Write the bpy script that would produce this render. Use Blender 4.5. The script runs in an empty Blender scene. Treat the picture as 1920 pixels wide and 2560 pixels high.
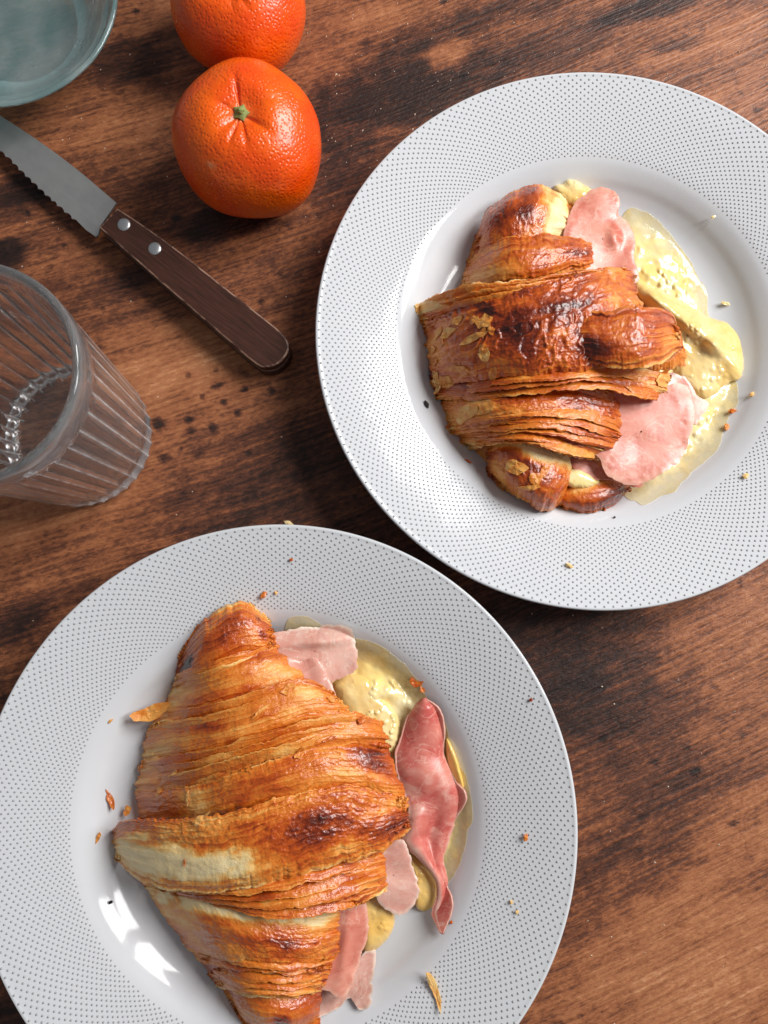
import bpy, bmesh, math, random
import numpy as np
from mathutils import Vector, Matrix

random.seed(7)
scene = bpy.context.scene
COL = scene.collection

# ------------------------------------------------------------------ camera
F_PX, W_PX, H_PX = 1900.0, 1920.0, 2560.0
PITCH, ROLL = 0.12602799, 0.00704285
R_PLATE, Z_RIM = 0.135, 0.0312
CAM_Z = 2.61615008 * R_PLATE + Z_RIM
P1C = (0.73463487 * R_PLATE, 0.99138655 * R_PLATE)
P2C = (-0.37978774 * R_PLATE, -0.71088871 * R_PLATE)
c_, s_ = math.cos(PITCH), math.sin(PITCH)
cr_, sr_ = math.cos(ROLL), math.sin(ROLL)
ROT = np.array([[cr_, 0, sr_], [0, 1, 0], [-sr_, 0, cr_]]) @ np.array([[1, 0, 0], [0, c_, -s_], [0, s_, c_]])
cam_d = bpy.data.cameras.new('camera')
cam = bpy.data.objects.new('camera', cam_d)
COL.objects.link(cam)
cam_d.sensor_fit = 'VERTICAL'
cam_d.sensor_height = 36.0
cam_d.lens = F_PX / H_PX * 36.0
cam_d.clip_start = 0.01
cam_d.clip_end = 50
M4 = Matrix([[ROT[i][j] for j in range(3)] + [0] for i in range(3)] + [[0, 0, 0, 1]])
cam.matrix_world = Matrix.Translation((0, 0, CAM_Z)) @ M4
scene.camera = cam

# ------------------------------------------------------------------ world, lamps, exposure
world = bpy.data.worlds.new('World')
scene.world = world
world.use_nodes = True
bg = world.node_tree.nodes['Background']
bg.inputs['Color'].default_value = (0.92, 0.95, 1.0, 1)
bg.inputs['Strength'].default_value = 0.17
scene.view_settings.view_transform = 'Standard'
scene.view_settings.look = 'None'
scene.view_settings.exposure = 0.0
scene.view_settings.gamma = 1.0

def window_pane(name, azi, elev, dist, w, h, power, shift):
    l = bpy.data.lights.new(name, 'AREA')
    l.shape = 'RECTANGLE'
    l.size, l.size_y = w, h
    l.energy = power
    l.color = (1.0, 0.985, 0.965)
    o = bpy.data.objects.new(name, l)
    COL.objects.link(o)
    a, e = math.radians(azi), math.radians(elev)
    d = Vector((math.cos(a) * math.cos(e), math.sin(a) * math.cos(e), math.sin(e)))
    side = Vector((-math.sin(a), math.cos(a), 0))
    o.location = d * dist + side * shift
    o.rotation_euler = d.to_track_quat('Z', 'Y').to_euler()
    return o
WIN_AZ, WIN_EL, WIN_D = 29, 41.0, 1.5
window_pane('window_pane_lamp', WIN_AZ, WIN_EL, WIN_D, 0.34, 0.66, 15.5, 0.245)
window_pane('window_pane_lamp', WIN_AZ, WIN_EL, WIN_D, 0.34, 0.66, 15.5, -0.245)

sc = scene.cycles
sc.use_denoising = True
sc.max_bounces = 14
sc.transmission_bounces = 14
sc.transparent_max_bounces = 12
sc.glossy_bounces = 6
sc.diffuse_bounces = 4
sc.blur_glossy = 0.6
sc.sample_clamp_indirect = 6.0

# ------------------------------------------------------------------ helpers: geometry
def at(px, py, z):
    """photo pixel (1920x2560) -> world points at height z (arrays welcome)"""
    px, py, z = np.asarray(px, float), np.asarray(py, float), np.asarray(z, float)
    x = (px - W_PX / 2) / F_PX
    y = -(py - H_PX / 2) / F_PX
    d = np.stack(np.broadcast_arrays(x, y, -1.0), -1) @ ROT.T
    k = (CAM_Z - z) / -d[..., 2]
    return np.stack([d[..., 0] * k, d[..., 1] * k, np.broadcast_to(z, k.shape)], -1)

def _hash(i, j, seed):
    n = (i.astype(np.int64) * 374761393 + j.astype(np.int64) * 668265263 + seed * 974634541) & 0xFFFFFFFF
    n = ((n ^ (n >> 13)) * 1274126177) & 0xFFFFFFFF
    n = (n ^ (n >> 16)) & 0xFFFFFFFF
    n = (n * 2246822519) & 0xFFFFFFFF
    n = n ^ (n >> 15)
    return (n & 0xFFFFFF) / float(0xFFFFFF)

def vnoise(x, y, seed=0):
    xi, yi = np.floor(x), np.floor(y)
    fx, fy = x - xi, y - yi
    fx = fx * fx * fx * (fx * (fx * 6 - 15) + 10)
    fy = fy * fy * fy * (fy * (fy * 6 - 15) + 10)
    a = _hash(xi, yi, seed); b = _hash(xi + 1, yi, seed)
    c = _hash(xi, yi + 1, seed); d = _hash(xi + 1, yi + 1, seed)
    return (a + (b - a) * fx) * (1 - fy) + (c + (d - c) * fx) * fy

def fbm(x, y, octv=4, seed=0, gain=0.5, lac=2.03):
    t, amp, tot = 0, 1.0, 0
    for k in range(octv):
        t = t + amp * vnoise(x, y, seed + k * 17)
        tot += amp
        amp *= gain
        x = x * lac + 3.7
        y = y * lac + 1.3
    return t / tot

def cells(x, y, seed=0):
    """F1 and F2 of a jittered cell pattern and the id of the cell"""
    xi, yi = np.floor(x), np.floor(y)
    f1 = np.full(x.shape, 9.0); f2 = np.full(x.shape, 9.0); idn = np.zeros(x.shape)
    for dx in (-1, 0, 1):
        for dy in (-1, 0, 1):
            cx, cy = xi + dx, yi + dy
            px = cx + _hash(cx, cy, seed); py = cy + _hash(cx, cy, seed + 5)
            d = np.hypot(px - x, py - y)
            m = d < f1
            f2 = np.where(m, f1, np.minimum(f2, d))
            idn = np.where(m, _hash(cx, cy, seed + 9), idn)
            f1 = np.where(m, d, f1)
    return f1, f2, idn

def sstep(a, b, x):
    t = np.clip((x - a) / (b - a), 0, 1)
    return t * t * (3 - 2 * t)

def spline(pts, n=None, s=None, closed=False):
    """Catmull-Rom through pts, resampled by arc length to n points or at fractions s"""
    p = np.asarray(pts, float)
    if closed:
        q = np.vstack([p[-1], p, p[0], p[1]])
    else:
        q = np.vstack([2 * p[0] - p[1], p, 2 * p[-1] - p[-2]])
    out = []
    for i in range(1, len(q) - 2):
        t = np.linspace(0, 1, 24, endpoint=False)[:, None]
        a, b, c, d = q[i - 1], q[i], q[i + 1], q[i + 2]
        out.append(0.5 * (2 * b + (c - a) * t + (2 * a - 5 * b + 4 * c - d) * t ** 2 + (3 * b - a - 3 * c + d) * t ** 3))
    out = np.vstack(out + [q[-2][None]])
    L = np.r_[0, np.cumsum(np.hypot(*np.diff(out[:, :2], axis=0).T))]
    if s is None:
        s = np.linspace(0, 1, n, endpoint=not closed)
    s = np.asarray(s) * L[-1]
    return np.stack([np.interp(s, L, out[:, k]) for k in range(p.shape[1])], -1)

def link(name, me, mat=None, parent=None, kind=None):
    o = bpy.data.objects.new(name, me)
    COL.objects.link(o)
    if mat is not None:
        for m in (mat if isinstance(mat, (list, tuple)) else [mat]):
            me.materials.append(m)
    if parent is not None:
        o.parent = parent
    if kind:
        o['kind'] = kind
    return o

def mesh_np(name, verts, faces, attrs=None, smooth=True):
    verts = np.asarray(verts, np.float32).reshape(-1, 3)
    me = bpy.data.meshes.new(name)
    if isinstance(faces, np.ndarray):
        faces = [faces]
    loops = np.concatenate([f.reshape(-1) for f in faces]).astype(np.int32)
    tot = np.concatenate([np.full(len(f), f.shape[1], np.int32) for f in faces])
    start = np.r_[0, np.cumsum(tot)[:-1]].astype(np.int32)
    me.vertices.add(len(verts)); me.loops.add(len(loops)); me.polygons.add(len(tot))
    me.vertices.foreach_set('co', verts.ravel())
    me.loops.foreach_set('vertex_index', loops)
    me.polygons.foreach_set('loop_start', start)
    me.polygons.foreach_set('loop_total', tot)
    me.polygons.foreach_set('use_smooth', np.full(len(tot), smooth))
    for k, v in (attrs or {}).items():
        a = me.attributes.new(k, 'FLOAT', 'POINT')
        a.data.foreach_set('value', np.asarray(v, np.float32).ravel())
    me.update(calc_edges=True)
    me.validate()
    return me

def grid_faces(n, m, wrap=False, off=0):
    """quads of an n x m vertex grid (row-major), wrap closes the second direction"""
    i = np.arange(n - 1)[:, None]
    j = np.arange(m if wrap else m - 1)[None]
    j2 = (j + 1) % m
    f = np.stack([i * m + j, (i + 1) * m + j, (i + 1) * m + j2, i * m + j2], -1)
    return f.reshape(-1, 4) + off

def grid_normals(P):
    du = np.gradient(P, axis=0); dv = np.gradient(P, axis=1)
    n = np.cross(du, dv)
    n /= np.maximum(np.linalg.norm(n, axis=-1, keepdims=True), 1e-12)
    return n

def tag(o, label, cat, group=None):
    o['label'] = label
    o['category'] = cat
    if group:
        o['group'] = group
    return o

def thing(name, label, cat, loc=(0, 0, 0), group=None):
    o = bpy.data.objects.new(name, None)
    COL.objects.link(o)
    o.location = loc
    o.empty_display_size = 0.01
    return tag(o, label, cat, group)

def revolve(profile, n, rfun=None):
    """profile (r,z) rows revolved about z; rfun(r,z,theta) may reshape the radius"""
    p = np.asarray(profile, float)
    th = np.linspace(0, 2 * math.pi, n, endpoint=False)
    r = np.repeat(p[:, :1], n, 1); z = np.repeat(p[:, 1:2], n, 1)
    if rfun:
        r = rfun(r, z, th[None])
    return np.stack([r * np.cos(th), r * np.sin(th), z], -1)

# ------------------------------------------------------------------ helpers: materials
def lin(*c):
    return tuple(((v / 255) / 12.92 if v / 255 <= 0.04045 else ((v / 255 + 0.055) / 1.055) ** 2.4) for v in c) + (1,)

class NT:
    def __init__(self, name):
        self.m = bpy.data.materials.new(name)
        self.m.use_nodes = True
        self.t = self.m.node_tree
        self.b = self.t.nodes['Principled BSDF']
        self.out = self.t.nodes['Material Output']
    def n(self, typ, **kw):
        o = self.t.nodes.new(typ)
        for k, v in kw.items():
            setattr(o, k, v)
        return o
    def l(self, a, b):
        self.t.links.new(a, b)
    def set(self, **kw):
        for k, v in kw.items():
            self.b.inputs[k.replace('_', ' ')].default_value = v
    def coord(self, scale=(1, 1, 1), rot=(0, 0, 0)):
        tc = self.n('ShaderNodeTexCoord'); mp = self.n('ShaderNodeMapping')
        mp.inputs['Scale'].default_value = scale
        mp.inputs['Rotation'].default_value = rot
        self.l(tc.outputs['Object'], mp.inputs['Vector'])
        return mp.outputs['Vector']
    def noise(self, vec, scale, detail=4, rough=0.55, dist=0.0):
        o = self.n('ShaderNodeTexNoise')
        o.inputs['Scale'].default_value = scale
        o.inputs['Detail'].default_value = detail
        o.inputs['Roughness'].default_value = rough
        o.inputs['Distortion'].default_value = dist
        if vec is not None:
            self.l(vec, o.inputs['Vector'])
        return o.outputs['Fac']
    def math(self, op, a, b=None, c=None, clamp=False):
        o = self.n('ShaderNodeMath', operation=op, use_clamp=clamp)
        for i, v in enumerate((a, b, c)):
            if v is None:
                continue
            if isinstance(v, (int, float)):
                o.inputs[i].default_value = v
            else:
                self.l(v, o.inputs[i])
        return o.outputs[0]
    def remap(self, v, a, b, c=0.0, d=1.0, smooth=True):
        o = self.n('ShaderNodeMapRange')
        o.interpolation_type = 'SMOOTHSTEP' if smooth else 'LINEAR'
        self.l(v, o.inputs['Value'])
        for k, x in zip(('From Min', 'From Max', 'To Min', 'To Max'), (a, b, c, d)):
            o.inputs[k].default_value = x
        return o.outputs['Result']
    def attr(self, name):
        o = self.n('ShaderNodeAttribute', attribute_name=name)
        return o.outputs['Fac']
    def ramp(self, fac, stops):
        o = self.n('ShaderNodeValToRGB')
        e = o.color_ramp.elements
        while len(e) < len(stops):
            e.new(0.5)
        for k, (p, c) in enumerate(stops):
            e[k].position = p
            e[k].color = c
        self.l(fac, o.inputs['Fac'])
        return o.outputs['Color']
    def mix(self, fac, a, b, mode='MIX'):
        o = self.n('ShaderNodeMix', data_type='RGBA', blend_type=mode)
        for s, v in ((o.inputs[0], fac), (o.inputs[6], a), (o.inputs[7], b)):
            if hasattr(v, 'links'):
                self.l(v, s)
            else:
                s.default_value = v
        return o.outputs[2]
    def bump(self, h, strength=1.0, dist=0.001, prev=None):
        o = self.n('ShaderNodeBump')
        o.inputs['Strength'].default_value = strength
        o.inputs['Distance'].default_value = dist
        self.l(h, o.inputs['Height'])
        if prev is not None:
            self.l(prev, o.inputs['Normal'])
        return o.outputs['Normal']

# ---- table wood
def mat_table():
    k = NT('dark_wood')
    at_ = k.n('ShaderNodeAttribute', attribute_name='grain')
    def st(sx, sy):
        mp = k.n('ShaderNodeMapping'); mp.inputs['Scale'].default_value = (sx, sy, 1)
        k.l(at_.outputs['Vector'], mp.inputs['Vector']); return mp.outputs['Vector']
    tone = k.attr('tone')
    line = k.noise(st(22, 520), 1.0, 2, 0.5, 0.25)
    dash = k.noise(st(240, 640), 1.0, 3, 0.65, 0.3)
    streak = k.noise(st(9, 150), 1.0, 4, 0.55, 0.2)
    blot = k.noise(st(60, 95), 1.0, 8, 0.72, 0.5)
    speck = k.noise(st(300, 380), 1.0, 3, 0.7)
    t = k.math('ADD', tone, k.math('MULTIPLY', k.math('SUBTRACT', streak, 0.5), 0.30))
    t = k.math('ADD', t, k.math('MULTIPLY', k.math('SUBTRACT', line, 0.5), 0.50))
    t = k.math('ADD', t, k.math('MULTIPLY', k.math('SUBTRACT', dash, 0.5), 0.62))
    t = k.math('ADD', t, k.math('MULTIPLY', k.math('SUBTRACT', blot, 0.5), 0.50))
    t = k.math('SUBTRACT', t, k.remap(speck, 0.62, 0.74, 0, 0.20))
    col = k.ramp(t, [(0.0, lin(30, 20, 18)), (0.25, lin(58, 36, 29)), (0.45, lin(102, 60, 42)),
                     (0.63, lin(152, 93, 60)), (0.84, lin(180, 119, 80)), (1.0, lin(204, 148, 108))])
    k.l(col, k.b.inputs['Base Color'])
    k.l(k.remap(line, 0.3, 0.7, 0.56, 0.42), k.b.inputs['Roughness'])
    k.set(Specular_IOR_Level=0.35)
    h = k.math('ADD', k.math('MULTIPLY', line, 1.0), k.math('MULTIPLY', dash, 0.7))
    k.l(k.bump(h, 0.9, 0.0008), k.b.inputs['Normal'])
    return k.m

def mat_simple(name, col, rough=0.5, metal=0.0, spec=0.5, **kw):
    k = NT(name)
    k.set(Base_Color=col, Roughness=rough, Metallic=metal, Specular_IOR_Level=spec, **kw)
    return k.m

def mat_porcelain():
    k = NT('white_porcelain')
    v = k.coord()
    n = k.noise(v, 9, 3)
    k.l(k.mix(n, (0.66, 0.675, 0.705, 1), (0.69, 0.705, 0.73, 1)), k.b.inputs['Base Color'])
    k.set(Roughness=0.09, Specular_IOR_Level=0.36, Coat_Weight=0.0)
    k.l(k.bump(k.noise(v, 45, 2), 0.16, 0.0008), k.b.inputs['Normal'])
    return k.m

def mat_peel():
    k = NT('orange_peel')
    v = k.coord()
    vo = k.n('ShaderNodeTexVoronoi', feature='SMOOTH_F1')
    vo.inputs['Scale'].default_value = 620
    vo.inputs['Smoothness'].default_value = 0.6
    vo.inputs['Randomness'].default_value = 0.9
    k.l(v, vo.inputs['Vector'])
    pit = k.remap(vo.outputs['Distance'], 0.05, 0.55)
    big = k.noise(v, 35, 4)
    scar = k.math('MULTIPLY', k.attr('scar'), 1.0)
    col = k.mix(k.remap(big, 0.3, 0.7), lin(240, 74, 4), lin(253, 106, 8))
    col = k.mix(k.math('MULTIPLY', k.math('SUBTRACT', 1.0, pit), 0.12), col, lin(214, 62, 2))
    col = k.mix(scar, col, lin(222, 160, 110))
    k.l(col, k.b.inputs['Base Color'])
    k.set(Roughness=0.30, Specular_IOR_Level=0.55, Subsurface_Weight=0.12, Subsurface_Scale=0.004,
          Coat_Weight=0.12, Coat_Roughness=0.25)
    k.b.inputs['Subsurface Radius'].default_value = (1.0, 0.35, 0.05)
    n1 = k.bump(pit, 0.42, 0.0006)
    k.l(k.bump(k.noise(v, 260, 3), 0.25, 0.0008, n1), k.b.inputs['Normal'])
    return k.m

def mat_crust():
    k = NT('baked_crust')
    v = k.coord()
    br = k.attr('brown')
    n = k.noise(v, 900, 4, 0.65)
    n2 = k.noise(v, 170, 4, 0.6)
    t = k.math('ADD', br, k.math('MULTIPLY', k.math('SUBTRACT', n, 0.5), 0.16))
    t = k.math('ADD', t, k.math('MULTIPLY', k.math('SUBTRACT', n2, 0.5), 0.22))
    t = k.math('ADD', t, k.remap(br, 0.15, 0.4, 0.0, 0.05))
    col = k.ramp(t, [(0.0, lin(255, 230, 178)), (0.17, lin(248, 206, 136)), (0.34, lin(240, 168, 84)),
                     (0.50, lin(222, 126, 44)), (0.66, lin(190, 82, 22)), (0.84, lin(120, 40, 13)), (1.0, lin(56, 20, 13))])
    k.l(col, k.b.inputs['Base Color'])
    k.l(k.remap(br, 0.2, 0.6, 0.42, 0.18), k.b.inputs['Roughness'])
    k.l(k.remap(br, 0.25, 0.7, 0.04, 0.45), k.b.inputs['Coat Weight'])
    k.set(Specular_IOR_Level=0.42, Subsurface_Weight=0.10, Subsurface_Scale=0.003, Coat_Roughness=0.10)
    k.b.inputs['Subsurface Radius'].default_value = (1.0, 0.45, 0.12)
    k.l(k.bump(k.math('ADD', k.noise(v, 1500, 3, 0.6), k.math('MULTIPLY', n2, 1.0)), 0.5, 0.0005), k.b.inputs['Normal'])
    return k.m

def mat_ham(name, c_lo, c_hi, c_fat, ang=0.6):
    k = NT(name)
    v = k.coord()
    vf = k.coord((110, 260, 200), (0, 0, ang))
    n = k.noise(v, 75, 4, 0.6, 0.8)
    fib = k.noise(vf, 1.0, 4, 0.6, 1.6)
    vein = k.noise(v, 55, 3, 0.5, 2.2)
    col = k.mix(k.remap(n, 0.32, 0.68), c_lo, c_hi)
    col = k.mix(k.remap(fib, 0.48, 0.76, 0.0, 0.28), col, c_fat)
    col = k.mix(k.remap(k.math('ABSOLUTE', k.math('SUBTRACT', vein, 0.5)), 0.0, 0.025, 0.45, 0.0), col, c_fat)
    col = k.mix(k.remap(k.noise(v, 28, 3, 0.6, 0.8), 0.45, 0.7, 0.0, 0.55), col, c_lo)
    col = k.mix(k.math('MULTIPLY', k.attr('fat'), 0.9), col, c_fat)
    k.l(col, k.b.inputs['Base Color'])
    k.l(k.remap(n, 0.3, 0.7, 0.22, 0.40), k.b.inputs['Roughness'])
    k.set(Specular_IOR_Level=0.5, Subsurface_Weight=0.18, Subsurface_Scale=0.003)
    k.b.inputs['Subsurface Radius'].default_value = (1.0, 0.35, 0.25)
    k.l(k.bump(k.math('ADD', k.noise(v, 300, 4, 0.6), k.math('MULTIPLY', fib, 0.5)), 0.16, 0.0005), k.b.inputs['Normal'])
    return k.m

def mat_cheese(name, c1, c2, rough=0.16):
    k = NT(name)
    v = k.coord()
    n = k.noise(v, 60, 4, 0.6, 0.5)
    col = k.mix(k.remap(n, 0.3, 0.7), c1, c2)
    col = k.mix(k.remap(k.noise(v, 33, 3, 0.6, 0.8), 0.50, 0.70, 0, 0.45), col, lin(236, 196, 96))
    col = k.mix(k.remap(k.noise(v, 330, 3, 0.6), 0.66, 0.80, 0, 0.45), col, lin(196, 140, 60))
    k.l(col, k.b.inputs['Base Color'])
    k.set(Roughness=rough, Specular_IOR_Level=0.5, Subsurface_Weight=0.10, Subsurface_Scale=0.004,
          Coat_Weight=0.5, Coat_Roughness=0.06)
    k.b.inputs['Subsurface Radius'].default_value = (1.0, 0.80, 0.40)
    k.l(k.bump(k.math('ADD', k.noise(v, 120, 2, 0.45, 0.5), k.math('MULTIPLY', k.noise(v, 420, 2, 0.5), 0.35)), 0.30, 0.0014), k.b.inputs['Normal'])
    thin = k.math('MULTIPLY', k.attr('thin'), k.remap(k.noise(v, 140, 4, 0.6), 0.25, 0.6, 0.75, 1.0))
    tr = k.n('ShaderNodeBsdfTransparent')
    tr.inputs['Color'].default_value = (1.0, 0.99, 0.93, 1)
    mx = k.n('ShaderNodeMixShader')
    k.l(thin, mx.inputs[0]); k.l(k.b.outputs[0], mx.inputs[1]); k.l(tr.outputs[0], mx.inputs[2])
    k.l(mx.outputs[0], k.out.inputs['Surface'])
    return k.m

def mat_handle():
    k = NT('walnut_handle')
    v = k.coord((60, 900, 900))
    n = k.noise(v, 1.0, 5, 0.65, 0.3)
    col = k.ramp(n, [(0.3, lin(46, 26, 20)), (0.5, lin(66, 38, 28)), (0.72, lin(82, 49, 37))])
    k.l(col, k.b.inputs['Base Color'])
    k.set(Roughness=0.42, Specular_IOR_Level=0.4)
    k.l(k.bump(n, 0.2, 0.0003), k.b.inputs['Normal'])
    return k.m

def mat_steel():
    k = NT('brushed_steel')
    v = k.coord((900, 60, 60))
    n = k.noise(v, 1.0, 3)
    k.l(k.mix(k.remap(k.noise(k.coord((30, 60, 60)), 1.0, 5, 0.65), 0.35, 0.7), (0.58, 0.575, 0.56, 1), (0.47, 0.47, 0.465, 1)), k.b.inputs['Base Color'])
    k.set(Metallic=1.0)
    k.l(k.remap(n, 0.3, 0.7, 0.53, 0.55), k.b.inputs['Roughness'])
    return k.m

def mat_glass(name, col, rough=0.0):
    k = NT(name)
    k.set(Base_Color=col, Roughness=rough, Transmission_Weight=1.0, IOR=1.5)
    return k.m

def mat_teal():
    k = NT('recycled_glass')
    v = k.coord()
    n = k.noise(v, 38, 4, 0.5, 0.6)
    k.l(k.mix(k.remap(n, 0.3, 0.7), (0.38, 0.60, 0.60, 1), (0.74, 0.88, 0.88, 1)), k.b.inputs['Base Color'])
    k.l(k.remap(n, 0.3, 0.7, 0.10, 0.28), k.b.inputs['Roughness'])
    k.set(IOR=1.5, Transmission_Weight=0.80, Specular_IOR_Level=0.6)
    k.l(k.bump(k.noise(v, 90, 3), 0.25, 0.002), k.b.inputs['Normal'])
    return k.m

M_TABLE = mat_table()
M_PORC = mat_porcelain()
M_DOT = mat_simple('silver_dot', (0.38, 0.385, 0.395, 1), 0.25, 0.0)
M_PEEL = mat_peel()
M_STEM = mat_simple('stem_green', lin(140, 150, 84), 0.7)
M_CRUST = mat_crust()
M_HAM = mat_ham('cooked_ham', lin(206, 116, 98), lin(230, 154, 132), lin(242, 200, 178))
M_HAMP = mat_ham('pale_ham', lin(220, 158, 142), lin(236, 190, 174), lin(247, 228, 212))
M_HAMR = mat_ham('rosy_ham', lin(196, 92, 84), lin(224, 138, 122), lin(244, 202, 184))
M_CHEESE = mat_cheese('melted_cheese', lin(242, 202, 120), lin(250, 226, 166))
M_CHEESEP = mat_cheese('runny_cheese', lin(255, 225, 142), lin(255, 240, 190), 0.10)
M_CHEESEO = mat_cheese('golden_cheese', lin(246, 198, 108), lin(250, 214, 136))
M_HANDLE = mat_handle()
def mat_wear():
    k = NT('worn_walnut_edge')
    n = k.noise(k.coord((120, 400, 400)), 1.0, 4, 0.6)
    k.l(k.mix(k.remap(n, 0.38, 0.62), lin(64, 36, 29), lin(150, 116, 98)), k.b.inputs['Base Color'])
    k.set(Roughness=0.5, Specular_IOR_Level=0.4)
    return k.m
M_WEAR = mat_wear()
M_STEEL = mat_steel()
M_RIVET = mat_simple('aluminium_rivet', (0.72, 0.73, 0.74, 1), 0.38, 1.0)
def mat_tumbler():
    k = NT('clear_glass')
    k.set(Base_Color=(0.985, 0.995, 1.0, 1), Roughness=0.0, IOR=1.46)
    n = k.noise(k.coord(), 120, 3)
    cl = k.math('MULTIPLY', k.attr('glass_sheen'), k.remap(n, 0.3, 0.7, 0.7, 1.1))  # pale diffuse share stands in for window light reflected by rim and ribs
    k.l(k.math('SUBTRACT', 1.0, cl, clamp=True), k.b.inputs['Transmission Weight'])
    return k.m
M_GLASS = mat_tumbler()
M_TEAL = mat_teal()
M_DUST = mat_simple('pale_crumb', lin(226, 208, 186), 0.8)
M_CHAR = mat_simple('charred_crumb', lin(30, 22, 18), 0.7)

# ------------------------------------------------------------------ table (setting)
def make_table():
    nx, ny = 640, 850
    xs, ys = np.linspace(-0.42, 0.42, nx), np.linspace(-0.46, 0.66, ny)
    X, Y = np.meshgrid(xs, ys)
    A = math.radians(19)
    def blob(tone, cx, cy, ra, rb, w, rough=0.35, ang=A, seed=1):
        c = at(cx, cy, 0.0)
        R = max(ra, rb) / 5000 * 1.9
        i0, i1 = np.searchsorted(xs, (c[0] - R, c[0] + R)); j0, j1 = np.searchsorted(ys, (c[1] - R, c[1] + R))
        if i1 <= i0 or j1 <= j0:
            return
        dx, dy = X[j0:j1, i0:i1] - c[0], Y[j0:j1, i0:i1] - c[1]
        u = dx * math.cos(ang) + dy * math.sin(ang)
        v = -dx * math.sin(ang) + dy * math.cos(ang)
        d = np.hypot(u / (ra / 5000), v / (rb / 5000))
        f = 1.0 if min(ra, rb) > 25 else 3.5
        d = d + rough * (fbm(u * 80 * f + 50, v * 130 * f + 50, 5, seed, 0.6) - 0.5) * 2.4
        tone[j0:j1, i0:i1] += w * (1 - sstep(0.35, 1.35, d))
    t0, t1 = math.tan(math.radians(15)), math.tan(math.radians(27))
    hx = t0 * X + (X + 0.2) ** 2 / 2 * (t1 - t0) / 0.4
    V = (Y - hx) * 0.94 + 0.006 * (fbm(X * 9 + 4, (Y - hx) * 14, 3, 8) - 0.5)
    U = X * 1.05 + Y * 0.3
    tone = 0.54 + 0.32 * (fbm(U * 11 + 9, V * 24 + 9, 5, 3) - 0.5)
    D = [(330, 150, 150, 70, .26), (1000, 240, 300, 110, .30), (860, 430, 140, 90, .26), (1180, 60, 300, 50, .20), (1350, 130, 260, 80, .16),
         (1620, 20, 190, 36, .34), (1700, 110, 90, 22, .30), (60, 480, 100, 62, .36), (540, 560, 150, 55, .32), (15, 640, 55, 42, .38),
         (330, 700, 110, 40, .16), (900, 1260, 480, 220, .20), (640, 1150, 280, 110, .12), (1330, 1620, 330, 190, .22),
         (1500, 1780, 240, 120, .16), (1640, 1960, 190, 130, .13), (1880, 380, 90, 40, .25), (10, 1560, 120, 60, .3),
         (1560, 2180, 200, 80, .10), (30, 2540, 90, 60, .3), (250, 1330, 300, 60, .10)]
    for k, (cx, cy, ra, rb, w) in enumerate(D):  # dark wood blotches; those by oranges and between plates include painted shade
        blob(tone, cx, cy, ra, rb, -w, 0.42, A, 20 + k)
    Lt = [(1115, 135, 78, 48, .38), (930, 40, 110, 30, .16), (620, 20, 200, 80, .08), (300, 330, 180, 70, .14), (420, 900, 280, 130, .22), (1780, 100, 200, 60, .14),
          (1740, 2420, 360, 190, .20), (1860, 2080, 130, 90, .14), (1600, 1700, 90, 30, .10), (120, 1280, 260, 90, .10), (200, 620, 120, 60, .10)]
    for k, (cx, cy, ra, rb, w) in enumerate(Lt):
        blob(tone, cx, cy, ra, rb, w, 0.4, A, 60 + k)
    pits = [(507, 992, 7, 6), (559, 1005, 8, 6), (594, 1033, 8, 6), (543, 963, 13, 6), (472, 937, 8, 7), (539, 925, 7, 6), (612, 972, 7, 6), (680, 977, 8, 7),
            (472, 1050, 10, 6), (476, 1078, 12, 7), (395, 1060, 18, 12), (410, 1145, 13, 9), (532, 1070, 9, 7), (340, 28, 7, 6), (1738, 1928, 10, 7), (440, 545, 12, 8)]
    for k, (cx, cy, ra, rb) in enumerate(pits):
        blob(tone, cx, cy, ra * 1.3, rb * 1.3, -0.42, 0.5, A, 200 + k)
    rng = np.random.RandomState(5)
    for k in range(150):         # small dark knots and pits
        cx, cy = rng.uniform(0, 1920), rng.uniform(0, 2560)
        blob(tone, cx, cy, rng.uniform(5, 20), rng.uniform(4, 9), -rng.uniform(.1, .3), 0.6, A, 300 + k)
    top = np.stack([X, Y, np.zeros_like(X)], -1)
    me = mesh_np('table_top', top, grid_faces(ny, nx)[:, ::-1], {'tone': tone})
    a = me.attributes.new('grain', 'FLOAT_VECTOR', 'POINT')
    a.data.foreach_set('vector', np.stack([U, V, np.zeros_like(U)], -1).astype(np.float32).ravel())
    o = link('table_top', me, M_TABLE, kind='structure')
    mod = o.modifiers.new('thickness', 'SOLIDIFY'); mod.thickness = 0.025; mod.offset = -1
    o['label'] = 'dark brown wooden table top with streaky grain'
    return o
make_table()

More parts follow.
